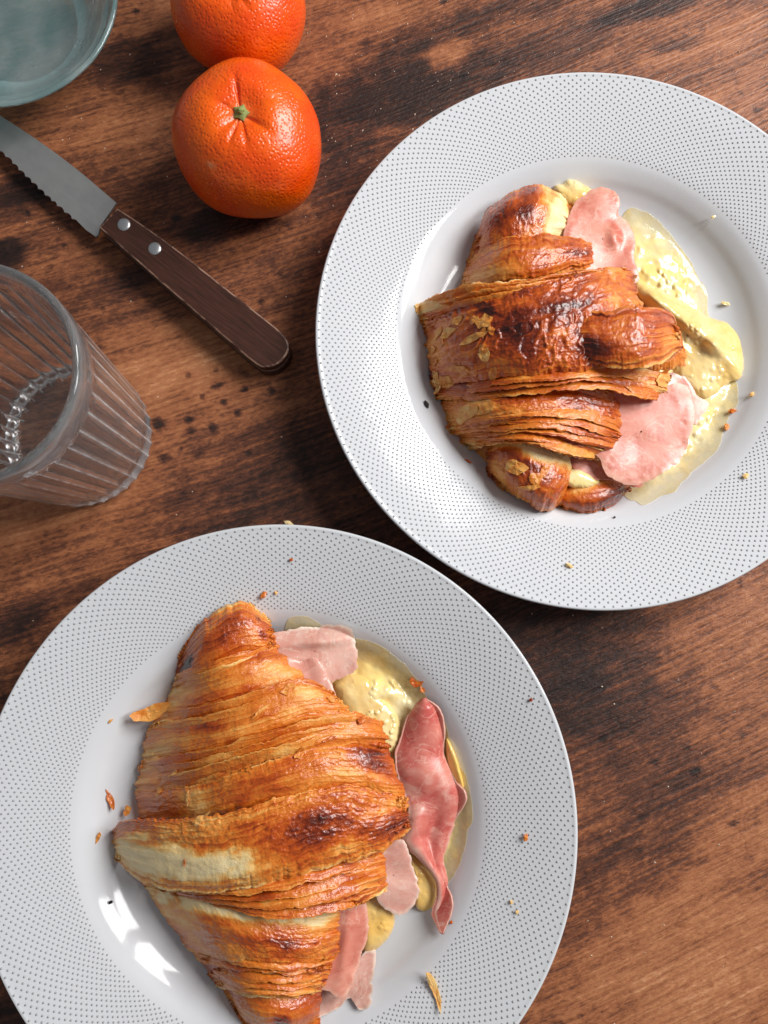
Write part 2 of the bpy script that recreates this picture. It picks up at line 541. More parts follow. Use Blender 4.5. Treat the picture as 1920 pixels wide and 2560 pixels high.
# ------------------------------------------------------------------ plates
FLOOR = 0.0065
def plate_profile():
    R = R_PLATE
    top = [(0.0, FLOOR), (0.25 * R, FLOOR), (0.47 * R, FLOOR + 0.0001), (0.53 * R, FLOOR + 0.0006), (0.58 * R, FLOOR + 0.0026), (0.62 * R, FLOOR + 0.0058),
           (0.65 * R, FLOOR + 0.0093), (0.685 * R, FLOOR + 0.0125), (0.71 * R, FLOOR + 0.0141), (0.74 * R, FLOOR + 0.0154), (0.82 * R, FLOOR + 0.0183),
           (0.92 * R, FLOOR + 0.0219), (0.985 * R, Z_RIM - 0.0006), (0.995 * R, Z_RIM), (1.0 * R, Z_RIM - 0.0008)]
    bot = [(0.995 * R, Z_RIM - 0.0028), (0.96 * R, Z_RIM - 0.0052), (0.82 * R, 0.0205), (0.70 * R, 0.0160), (0.62 * R, 0.0065), (0.58 * R, 0.0030),
           (0.575 * R, 0.0002), (0.555 * R, 0.0002), (0.55 * R, 0.0030), (0.0, 0.0030)]
    a = spline(top, n=130)
    return a, spline(bot[:5], n=24), np.array(bot[5:])
PTOP, PB1, PB2 = plate_profile()
_o = np.argsort(PTOP[:, 0])
def plate_z(r):
    return np.interp(r, PTOP[_o, 0], PTOP[_o, 1])

def ground(px, py, it=4):
    """height of the plate (or table) under a photo pixel"""
    z = np.full(np.shape(px), FLOOR)
    for _ in range(it):
        w = at(px, py, z)
        r = np.minimum(np.hypot(w[..., 0] - P1C[0], w[..., 1] - P1C[1]), np.hypot(w[..., 0] - P2C[0], w[..., 1] - P2C[1]))
        z = plate_z(np.minimum(r, 0.98 * R_PLATE))
    return z

def make_plate(c, label):
    root = thing('dinner_plate', label, 'plate', (c[0], c[1], 0), 'white plates with dotted rims')
    prof = np.vstack([PTOP[1:], PB1, PB2[:-1]])
    n = 256
    V = revolve(prof, n)
    nv = len(prof)
    verts = np.vstack([V.reshape(-1, 3), [[0, 0, PTOP[0, 1]], [0, 0, PB2[-1, 1]]]])
    j = np.arange(n); j2 = (j + 1) % n
    f3a = np.stack([np.full(n, nv * n), j, j2], -1)
    f3b = np.stack([np.full(n, nv * n + 1), (nv - 1) * n + j2, (nv - 1) * n + j], -1)
    me = mesh_np('plate_body', verts, [grid_faces(nv, n, True), f3a, f3b])
    link('plate_body', me, M_PORC, root)
    # raised dots: staggered rows, one low dome each, counted in thousands -> one part
    N, rows = 200, 28
    r0, r1 = 0.712 * R_PLATE, 0.972 * R_PLATE
    q = (r1 / r0) ** (1 / (rows - 1))
    k = 7
    ring = np.linspace(0, 2 * math.pi, k, endpoint=False)
    vv, ff3, ff4 = [], [], []
    rr, tt = [], []
    for i in range(rows):
        r = r0 * q ** i
        th = (np.arange(N) + 0.5 * (i % 2)) * 2 * math.pi / N
        rr.append(np.full(N, r)); tt.append(th)
    # plus one sparse row along the very edge
    rr = np.concatenate(rr); tt = np.concatenate(tt)
    rr = np.append(rr, np.full(N, 0.9865 * R_PLATE)); tt = np.append(tt, (np.arange(N) + 0.5 * (rows % 2)) * 2 * math.pi / N)
    cx, cy, cz = rr * np.cos(tt), rr * np.sin(tt), plate_z(rr)
    slope = 0.165
    rad = 0.00049 + 0.00012 * (rr - r0) / (r1 - r0)
    for lev, (fr, fz) in enumerate(((1.0, -0.00008), (0.72, 0.00022))):
        dx = np.cos(ring)[None] * rad[:, None] * fr
        dy = np.sin(ring)[None] * rad[:, None] * fr
        x = cx[:, None] + dx; y = cy[:, None] + dy
        z = cz[:, None] + fz + (np.hypot(x, y) - rr[:, None]) * slope
        vv.append(np.stack([x, y, z], -1))
    apex = np.stack([cx, cy, cz + 0.00034], -1)[:, None]
    V = np.concatenate([vv[0], vv[1], apex], 1)          # per dot: k + k + 1
    nd = len(cx); base = np.arange(nd)[:, None] * (2 * k + 1)
    a = np.arange(k)[None]; b = (a + 1) % k
    f4 = np.stack([base + a, base + b, base + k + b, base + k + a], -1).reshape(-1, 4)
    f3 = np.stack([base + k + a, base + k + b, np.broadcast_to(base + 2 * k, (nd, k))], -1).reshape(-1, 3)
    me = mesh_np('rim_dots', V.reshape(-1, 3), [f4, f3])
    link('rim_dots', me, M_DOT, root, 'stuff')
    return root
make_plate(P1C, 'white dotted rim plate at the upper right, carrying the brown-topped croissant')
make_plate(P2C, 'white dotted rim plate at the lower left, carrying the striped golden croissant')

# ------------------------------------------------------------------ pastry
class Crop:
    """coordinates measured in an enlarged crop of the photograph"""
    def __init__(s, ox, oy, k):
        s.o = np.array([ox, oy], float); s.k = k
    def __call__(s, pts):
        return np.asarray(pts, float) / s.k + s.o
C1 = Crop(1000, 400, 1.803)
C2 = Crop(250, 1480, 1.746)

def band(parent, crop, top, bot, zc, zl=0.009, zr=0.020, base=0.47, drop=(0.006, 0.006), spots=(), lam=1.0, blister=0.3,
         rag=0.5, seed=1, name='pastry_layer', pw=0.62, peak=0.5, ns=None, edge_pale=0.10, label=None, wrk=0.0, bs=(2.6, 1.9), end_pow=0.7, tilt=0.0, tear=1.0, thick=0.0011):
    top, bot = crop(top), crop(bot)
    Lpx = np.hypot(*np.diff(top, axis=0).T).sum()
    Wpx = np.hypot(*(top.mean(0) - bot.mean(0)))
    ns = ns or int(Lpx / 1.7) + 20
    nt = int(Wpx / 1.5) + 26
    s = 0.5 - 0.5 * np.cos(np.linspace(0, math.pi, ns))
    s = 0.55 * s + 0.45 * np.linspace(0, 1, ns)
    t = 0.5 - 0.5 * np.cos(np.linspace(0, math.pi, nt))
    t = 0.5 * t + 0.5 * np.linspace(0, 1, nt)
    mmL, mmW = Lpx / 5.6, Wpx / 5.6
    a = spline(top, s=s); b = spline(bot, s=s)
    S, T = np.meshgrid(s, t, indexing='ij')
    U, V = S * mmL, T * mmW
    P = a[:, None] * (1 - T[..., None]) + b[:, None] * T[..., None]
    # ragged right and left ends
    rg = (fbm(V / 2.2 + 9, V * 0 + seed, 3, seed) - 0.5) * 2
    step = np.gradient(a[:, None] * (1 - T[..., None]) + b[:, None] * T[..., None], axis=0)
    dirn = step / np.maximum(np.linalg.norm(step, axis=-1, keepdims=True), 1e-9)
    P = P + dirn * (rag * 16 * rg * sstep(0.80, 1.0, S))[..., None] - dirn * (rag * 11 * rg * (1 - sstep(0.0, 0.15, S)))[..., None]
    # wavering borders
    acr = (b - a)[:, None]; acr = acr / np.maximum(np.linalg.norm(acr, axis=-1, keepdims=True), 1e-9)
    w1 = (fbm(U / 9, U * 0 + 3, 4, seed + 2) - 0.5) * 14
    w2 = (fbm(U / 9, U * 0 + 7, 4, seed + 3) - 0.5) * 14
    w1 = w1 + tear * 9 * (np.abs(fbm(U / 4.2, U * 0 + 13, 4, seed + 30, 0.6) - 0.5) * 2 - 0.3)
    w2 = w2 - tear * 9 * (np.abs(fbm(U / 4.2, U * 0 + 17, 4, seed + 31, 0.6) - 0.5) * 2 - 0.3)
    P = P + acr * (w1 * (1 - T) ** 2 + w2 * T ** 2)[..., None]
    sl = np.clip(S / peak, 0, 1); sr = np.clip((1 - S) / (1 - peak), 0, 1)
    al = np.sin(sl * math.pi / 2) ** pw; ar = np.sin(sr * math.pi / 2) ** end_pow
    Z = np.where(S < peak, zl + (zc - zl) * al, zr + (zc - zr) * ar)
    q = np.abs(2 * T - 1)
    dome = 1 - q ** 2.6
    dr = np.where(T < 0.5, drop[0], drop[1])
    amt = np.clip((Z - 0.008) / 0.02, 0.15, 1)
    Z = Z - dr * (1 - dome) * amt + tilt * (T - 0.5) * amt
    gz = ground(P[..., 0], P[..., 1])
    Z = np.maximum(Z, gz + 0.0008)
    P3 = at(P[..., 0], P[..., 1], Z)
    N = grid_normals(P3)
    N = np.where(N[..., 2:3] < 0, -N, N)
    # layered relief running along the band
    tone = 0.0 * S
    for (cs, ct, rs, rt, wv) in spots:
        d = np.hypot((S - cs) / rs, (T - ct) / rt) + 0.7 * (fbm(U / 5, V / 4, 3, seed + int(cs * 90)) - 0.5)
        tone = tone + wv * (1 - sstep(0.22, 1.22, d))
    warp = (fbm(U / 14, V / 7, 3, seed + 4) - 0.5) * 3.0
    vv = V + warp
    ln = fbm(U / 26, vv / 0.85, 3, seed + 5)
    l2 = fbm(U / 16, vv / 2.4, 2, seed + 6)
    saw = (vv / 2.3 + 0.8 * fbm(U / 11, vv / 5, 2, seed + 8)) % 1.0
    saw_r = saw
    saw = np.where(saw < 0.85, saw / 0.85, (1 - saw) / 0.15)
    edge = 0.45 + 0.55 * sstep(0.35, 0.95, q)
    patch = sstep(0.40, 0.62, fbm(U / 18, V / 9, 3, seed + 13))
    lamw = lam * (0.40 + 0.60 * np.maximum(patch, sstep(0.6, 0.95, q)))
    lamw = lamw * (0.35 + 0.65 * sstep(0.0, 0.25, base + tone))
    disp = lamw * edge * (0.95 * (ln - 0.5) + 0.6 * (l2 - 0.5) + 0.42 * (saw - 0.5))
    crack = np.exp(-((saw_r - 0.93) / 0.07) ** 2)
    f1, f2, idn = cells(U / bs[0] + fbm(U / 3, V / 3, 2, seed) * 1.4, V / bs[1] + fbm(U / 3, V / 3, 2, seed + 1) * 1.4, seed + 10)
    blister = blister * sstep(0.12, 0.45, base + tone)
    wr = 1 - np.abs(2 * fbm(U / 4.6 + V / 9 + 1.6 * fbm(U / 7, V / 6, 2, seed + 21), V / 8.5, 2, seed + 20, 0.4) - 1)
    wr = wrk * (sstep(0.55, 1.0, wr) - 0.4) * (0.25 + 1.1 * sstep(0.3, 0.65, fbm(U / 11, V / 9, 2, seed + 23)))
    bl = sstep(0.75, 0.1, f1) * (0.3 + 0.7 * idn)
    disp = disp + blister * 0.85 * (bl - 0.4) + 1.1 * wr
    disp = disp + 0.7 * (fbm(U / 6, V / 5, 3, seed + 11) - 0.5) + 0.22 * (fbm(U / 1.0, V / 0.8, 2, seed + 12) - 0.5) * (0.3 + 0.7 * sstep(0.0, 0.3, base + tone))
    disp = disp + 1.2 * (fbm(U / 20, V / 14, 2, seed + 14) - 0.5) + 1.3 * (fbm(U / 34, V / 5.5 + 0.8 * fbm(U / 20, V / 20, 2, seed + 25), 2, seed + 24, 0.3) - 0.5)
    P3 = P3 + N * (disp * 0.001)[..., None]
    P3[..., 2] = np.maximum(P3[..., 2], gz + 0.0006)
    # browning: baked colour of the crust itself
    br = base + 0.0 * S
    br = br + lamw * (0.12 * (0.5 - saw) * edge + 0.42 * (0.5 - ln) * edge + 0.26 * (l2 - 0.5))
    br = br + 0.42 * (fbm(U / 15, V / 6, 4, seed + 15) - 0.5)
    br = br + blister * 0.25 * (bl - 0.35)
    br = br - edge_pale * sstep(0.86, 1.0, q) - 0.04 * (1 - sstep(0.0, 0.14, S))
    br = br + 0.13 * lamw * crack * (0.3 + patch) - 0.06 * lamw * np.exp(-((saw_r - 0.72) / 0.10) ** 2)
    br = br + tone - 0.14 * wr
    br = np.clip(br, 0.02, 1.0)
    f = grid_faces(len(s), len(t))[:, ::-1]
    me = mesh_np(name, P3, f, {'brown': br})
    o = link(name, me, M_CRUST, parent)
    md = o.modifiers.new('thickness', 'SOLIDIFY'); md.thickness = thick; md.offset = -1
    if label:
        o['label'] = label
    return o

def strips(parent, crop, top, bot, n, up, zc, zl=0.009, zr=0.022, base=0.47, seed=1, **kw):
    """shingled leaves of dough: up = 1 exposes the lower edge of every leaf, -1 the upper edge"""
    a, b = spline(top, n=12), spline(bot, n=12)
    rs = np.random.RandomState(seed)
    for i in range(n):
        f0, f1 = (i - 0.25) / n, (i + 1.25) / n
        j0, j1 = rs.uniform(-.18, .18, 2) / n
        t0 = a + (b - a) * (f0 + j0); t1 = a + (b - a) * (f1 + j1)
        e0, e1 = rs.uniform(0, 0.10), rs.uniform(0, 0.12)          # leaves start and stop at different places
        sl = np.linspace(e0, 1 - e1, 12)
        t0, t1 = spline(t0, s=sl), spline(t1, s=sl)
        k = (i + 0.5) / n
        zi = zc[0] + (zc[1] - zc[0]) * k
        band(parent, crop, t0, t1, zi, zl=zl + 0.010 * e0 / 0.10, zr=zr, base=base + rs.uniform(-.07, .07) - 0.03, drop=(0.0006, 0.0006), tilt=0.0026 * up, seed=seed * 10 + i,
             lam=kw.get('lam', 0.55), blister=0.05, rag=1.0, tear=kw.get('tear', 0.7), thick=0.0006, edge_pale=0.05)

def blob_mesh(outline, zfun, n=200, m=46, thick=None, jag=0.0, seed=1, attr=None, zb=None, tight=False, jl=2.5):
    """filled outline (photo pixels) as a closed body: zfun(px,py,rim) gives the upper face, zb or thick the lower"""
    o = spline(outline, n=n, closed=True)
    c = o.mean(0)
    th = np.linspace(0, 1, n, endpoint=False)
    if jag:
        L = np.hypot(*np.diff(np.vstack([o, o[:1]]), axis=0).T).sum() / 5.6
        j = (fbm(th * L / jl, th * 0 + seed, 4, seed) - 0.5) * 2
        if tight:
            j = j + (np.abs(fbm(th * L / 4.5, th * 0 + seed + 8, 3, seed + 5) - 0.5) - 0.12) * 1.5
        j = j * np.minimum(1, np.minimum(th, 1 - th) * 30)
        o = o + (o - c) / np.linalg.norm(o - c, axis=1, keepdims=True) * (j * jag * 5.6)[:, None]
    r = 1 - (1 - np.linspace(0, 1, m)) ** 1.5
    r[0] = 0.02
    P = c + (o - c)[None] * r[:, None, None]
    rim = np.repeat(r[:, None], n, 1)
    Z = zfun(P[..., 0], P[..., 1], rim)
    T = at(P[..., 0], P[..., 1], Z)
    lo = T.copy()
    lo[..., 2] = (zb if zb is not None else T[..., 2] - thick)
    lo[..., 2] = np.minimum(lo[..., 2], T[..., 2] - 0.0002)
    V = np.concatenate([T, lo[::-1]], 0)
    f = grid_faces(2 * m, n, True)
    at_ = {}
    for k, v in (attr(P[..., 0], P[..., 1], rim) if attr else {}).items():
        v = np.broadcast_to(v, rim.shape)
        at_[k] = np.concatenate([v, v[::-1]], 0)
    return V, f, at_

def undersurface(parent, outline, crop, zt, seed):
    """the lower half of the split croissant, mostly hidden under the top"""
    def z(px, py, rim):
        return FLOOR + 0.001 + (zt - FLOOR) * (1 - rim ** 3.2) ** 0.6 + 0.0008 * (fbm(px / 9, py / 9, 3, seed) - .5)
    def at_(px, py, rim):
        return {'brown': 0.42 + 0.35 * (fbm(px / 40, py / 14, 4, seed) - .5)}
    V, f, A = blob_mesh(crop(outline), z, 220, 40, zb=FLOOR + 0.0004, seed=seed, attr=at_, jag=0.8)
    return link('bottom_half', mesh_np('bottom_half', V, f[:, ::-1], A), M_CRUST, parent)

# thin curled flake of pastry
from mathutils.bvhtree import BVHTree
def crust_tree(root):
    V, Fc = [], []
    for o in root.children:
        off = len(V)
        V += [v.co.copy() for v in o.data.vertices]
        Fc += [[off + i for i in p.vertices] for p in o.data.polygons]
    return BVHTree.FromPolygons(V, Fc)

def flake_mesh(px, py, z, lx, ly, ang, curl=0.25, seed=1, brown=0.15, tree=None):
    rs = np.random.RandomState(seed)
    n, m = 26, 5
    k = 7
    th0 = np.sort((np.arange(k) + rs.uniform(-.42, .42, k)) * 2 * math.pi / k)
    rad0 = rs.uniform(0.45, 1.25, k)
    th = np.linspace(0, 2 * math.pi, n, endpoint=False)
    pp = np.stack([np.cos(th0) * rad0, np.sin(th0) * rad0], -1)
    rad = []
    for a in th:                                   # straight torn sides between irregular corners
        d = np.array([math.cos(a), math.sin(a)]); best = 9
        for i in range(k):
            p, q = pp[i], pp[(i + 1) % k]
            e = q - p
            den = d[0] * -e[1] + d[1] * e[0]
            if abs(den) < 1e-9: continue
            t = (p[0] * -e[1] + p[1] * e[0]) / den
            u = (d[0] * p[1] - d[1] * p[0]) / den
            if t > 0 and -1e-6 <= u <= 1 + 1e-6: best = min(best, t)
        rad.append(best if best < 9 else 0.8)
    rad = np.array(rad) * (1 + 0.12 * (rs.rand(n) - .5))
    r = np.linspace(0.05, 1, m)[:, None]
    x = r * rad[None] * np.cos(th)[None] * lx / 2
    y = r * rad[None] * np.sin(th)[None] * ly / 2
    ca, sa = math.cos(ang), math.sin(ang)
    X = x * ca - y * sa; Y = x * sa + y * ca
    lift = rs.uniform(-1, 1, 2)
    H = curl * ((x * lift[0] + y * lift[1]) * 0.30 * r + (x ** 2 + y ** 2) / max(lx, ly) * 0.7) + (fbm(x * 700, y * 700, 2, seed + 7) - .5) * 0.0008
    c = at(px, py, z)
    if tree is None:
        V = np.stack([X + c[0], Y + c[1], z + H], -1)
    else:
        cp = Vector((0, 0, CAM_Z))
        hit = tree.ray_cast(cp, (Vector(c) - cp).normalized())
        p0 = hit[0] or Vector(c)
        ns = Vector((0, 0, 0.2))
        for q in range(10):
            nh = tree.find_nearest(p0 + Vector((rs.uniform(-1, 1), rs.uniform(-1, 1), rs.uniform(-1, 1))) * 0.003)
            if nh[1] is not None:
                ns += nh[1] if nh[1].z > 0 else -nh[1]
        nz = ns.normalized()
        ex = (Vector((1, 0, 0)) - nz * nz.x).normalized(); ey = nz.cross(ex)
        V = np.zeros(X.shape + (3,))
        for i in range(m):
            for j in range(n):
                b0 = p0 + ex * X[i, j] + ey * Y[i, j]
                h = tree.ray_cast(b0 + nz * 0.006, -nz, 0.010)
                d = 0.006 - h[3] if h[0] else -0.001
                V[i, j] = b0 + nz * (max(d, -0.002) + 0.0004 + max(H[i, j], 0))
    br = brown + 0.28 * (fbm(x * 500 + 5, y * 500, 3, seed + 1) - .5)
    return mesh_np('flake', V, grid_faces(m, n, True), {'brown': np.clip(br, 0, 1)}, smooth=False)

def flake(parent, *a, **k):
    o = link('flake', flake_mesh(*a, **k), M_CRUST, parent)
    md = o.modifiers.new('thickness', 'SOLIDIFY'); md.thickness = 0.00012; md.offset = 0
    return o

# ---- croissant on the far plate
def croissant_far():
    c = at(1380, 860, 0.0)
    root = thing('croissant', 'croissant with a glossy dark brown middle and papery flakes on its left side',
                 'croissant', (0, 0, 0), 'filled croissants')
    B = lambda *a, **k: band(root, C1, *a, **k)
    undersurface(root, [(340, 320), (420, 220), (560, 140), (720, 170), (800, 300), (900, 480), (1060, 560), (1180, 700), (1230, 880), (1150, 1040),
                        (980, 1150), (960, 1330), (760, 1480), (640, 1540), (500, 1470), (410, 1400), (300, 1270), (210, 1130), (150, 950), (130, 760), (270, 560)],
                 C1, 0.020, 5)
    B([(350, 335), (385, 235), (470, 165), (560, 118), (640, 113), (720, 145), (778, 215)],
      [(325, 430), (440, 405), (560, 385), (680, 375), (755, 345)], 0.036, zr=0.024, base=0.540, drop=(0.010, 0.004), lam=0.35, blister=0.35,
      spots=[(.86, .5, .16, .9, -.55), (.40, .45, .22, .45, .22), (.58, .35, .10, .4, .25)], seed=11, pw=0.55)
    B([(310, 450), (400, 385), (520, 348), (680, 340), (850, 345)],
      [(278, 575), (400, 580), (560, 560), (720, 525), (890, 490)], 0.041, zr=0.028, base=0.510, seed=12, lam=1.0, blister=0.35,
      spots=[(.85, .35, .16, .4, .22), (.15, .5, .22, .8, -.12)])
    B([(72, 660), (180, 605), (330, 560), (480, 555), (640, 530), (820, 495), (1020, 486)],
      [(100, 735), (250, 690), (400, 645), (560, 605), (720, 565), (880, 540), (1060, 530)], 0.046, zr=0.030, base=0.460, seed=13, lam=1.5, blister=0.1,
      spots=[(.05, .35, .13, .9, -.30), (.85, .3, .12, .6, .15)], drop=(0.005, 0.003), rag=0.7)
    strips(root, C1, [(85, 668), (180, 618), (330, 572), (480, 562), (640, 536), (820, 502), (1015, 492)],
           [(100, 728), (250, 685), (400, 640), (560, 600), (720, 562), (880, 536), (1050, 528)], 3, -1, (0.0465, 0.0495), zl=0.012, zr=0.031, base=0.500, seed=41)
    B([(102, 735), (200, 690), (330, 650), (480, 608), (640, 560), (800, 520), (960, 500), (1050, 520)],
      [(145, 1020), (300, 1000), (480, 980), (640, 965), (780, 950), (960, 930), (1150, 880)], 0.055, zr=0.034, base=0.580, seed=14, lam=0.45, blister=0.40, wrk=0.55, bs=(3.0, 2.4),
      spots=[(.10, .5, .12, .7, -.10), (.38, .40, .14, .5, .16), (.57, .4, .26, .55, .15), (.30, .10, .06, .14, .35), (.76, .75, .13, .25, .34), (.92, .2, .1, .4, -.05)],
      drop=(0.004, 0.006), pw=0.55, edge_pale=0.0, peak=0.55)
    B([(600, 770), (740, 715), (880, 680), (1000, 662), (1120, 655), (1212, 685), (1248, 735)],
      [(620, 830), (760, 885), (890, 920), (1000, 938), (1100, 936), (1190, 912), (1264, 850)], 0.0562, zl=0.036, zr=0.037, base=0.560, seed=15, lam=1.0, blister=0.25,
      spots=[(.40, .75, .12, .35, .34), (.62, .75, .3, .2, .12), (.70, .42, .2, .16, .10), (.93, .5, .12, .6, -.15)], drop=(0.004, 0.005), peak=0.65)
    B([(1130, 850), (1200, 800), (1262, 772), (1283, 850)],
      [(1150, 950), (1200, 946), (1250, 938), (1288, 925)], 0.034, zl=0.036, zr=0.026, base=0.450, seed=16, lam=0.4, blister=0.1, drop=(0.002, 0.004), rag=0.2)
    B([(152, 1000), (300, 985), (480, 968), (700, 950), (900, 935), (1080, 920), (1215, 960)],
      [(170, 1080), (320, 1080), (480, 1060), (700, 1035), (900, 1020), (1060, 1060), (1200, 1075)], 0.0445, zr=0.027, base=0.590, seed=17, lam=1.6, blister=0.1,
      spots=[(.3, .5, .3, .6, .12), (.92, .4, .12, .7, -.22)], drop=(0.003, 0.005), rag=0.9)
    strips(root, C1, [(160, 1005), (300, 992), (480, 975), (700, 958), (900, 945), (1080, 935), (1200, 965)],
           [(185, 1075), (320, 1075), (480, 1055), (700, 1032), (900, 1018), (1060, 1055), (1190, 1075)], 3, 1, (0.0495, 0.0465), zl=0.012, zr=0.029, base=0.580, seed=42)
    B([(188, 1085), (330, 1062), (480, 1040), (700, 1012), (850, 1015), (985, 1060)],
      [(225, 1235), (400, 1215), (550, 1195), (760, 1185), (900, 1195), (1005, 1215)], 0.044, zr=0.029, base=0.540, seed=18, lam=1.0, blister=0.35,
      spots=[(.42, .22, .16, .3, .12), (.75, .5, .2, .5, .14), (.2, .35, .12, .25, -.26), (.05, .5, .1, .8, -.1)], drop=(0.006, 0.004))
    B([(215, 1205), (380, 1180), (550, 1155), (760, 1155), (900, 1175), (1030, 1238)],
      [(315, 1300), (420, 1285), (560, 1280), (700, 1310), (800, 1345), (900, 1350)], 0.0395, zr=0.026, base=0.500, seed=19, lam=1.9, blister=0.05,
      spots=[(.5, .3, .3, .25, -.14), (.6, .75, .3, .2, .18)], drop=(0.003, 0.004), rag=1.0)
    strips(root, C1, [(225, 1180), (380, 1150), (550, 1125), (760, 1120), (900, 1140), (1025, 1200)],
           [(330, 1295), (420, 1282), (560, 1275), (700, 1305), (800, 1335), (900, 1345)], 6, 1, (0.0445, 0.0405), zl=0.014, zr=0.028, base=0.510, seed=43)
    B([(385, 1300), (460, 1262), (560, 1262), (660, 1288), (745, 1322), (782, 1420)],
      [(395, 1430), (470, 1495), (560, 1545), (640, 1580), (705, 1560), (745, 1500)], 0.036, zr=0.022, base=0.540, seed=20, lam=0.35, blister=0.45,
      spots=[(.5, .08, .5, .22, -.55), (.15, .7, .12, .4, -.18), (.55, .5, .3, .3, .14)], drop=(0.003, 0.014), pw=0.5, rag=0.3)
    B([(700, 1490), (800, 1450), (900, 1440), (990, 1445), (1035, 1470)],
      [(680, 1545), (770, 1582), (870, 1580), (960, 1548), (1030, 1490)], 0.024, zl=0.016, zr=0.012, base=0.590, seed=21, lam=0.5, blister=0.2,
      spots=[(.35, .2, .3, .3, -.25), (.8, .7, .3, .5, .15)], drop=(0.003, 0.012), name='bottom_crust', rag=0.3)
    fl = [(262, 728, 30, 48, .5), (372, 735, 54, 42, .2), (378, 775, 34, 26, 1.1), (330, 800, 70, 34, .1), (170, 790, 48, 30, .9), (190, 815, 50, 26, 1.3),
          (212, 785, 54, 30, .3), (150, 850, 30, 40, 1.4), (370, 850, 30, 56, .2), (372, 880, 34, 30, .8), (270, 940, 84, 36, .2), (240, 935, 40, 26, .8),
          (165, 1010, 46, 54, .5), (210, 1000, 60, 32, .1), (412, 770, 28, 40, .7), (300, 1150, 80, 62, .15), (390, 1115, 74, 50, .3), (160, 905, 36, 24, .4),
          (1190, 990, 60, 54, .2), (330, 580, 60, 34, -.4), (240, 620, 100, 44, .3), (1000, 1080, 54, 38, .2), (340, 720, 44, 34, .6), (300, 960, 40, 24, 1.0),
          (520, 1385, 50, 76, .6), (610, 1440, 60, 40, .3), (650, 1400, 44, 30, 1.2), (580, 1480, 50, 28, .2), (430, 985, 60, 22, .1), (1040, 1030, 50, 26, .3)]
    tree = crust_tree(root)
    for k, (x, y, lx, ly, a) in enumerate(fl):
        p = C1([[x, y]])[0]
        w = 0.042
        flake(root, p[0], p[1], w, lx / 1.803 / 5600 * (1.7 + 0.6 * (k % 3 == 0)), ly / 1.803 / 5600 * (1.5 + 0.6 * (k % 4 == 1)), a, 0.05, 100 + k, 0.29 + 0.06 * (k % 3) + 0.06 * (k >= 18), tree)
    return root
croissant_far()

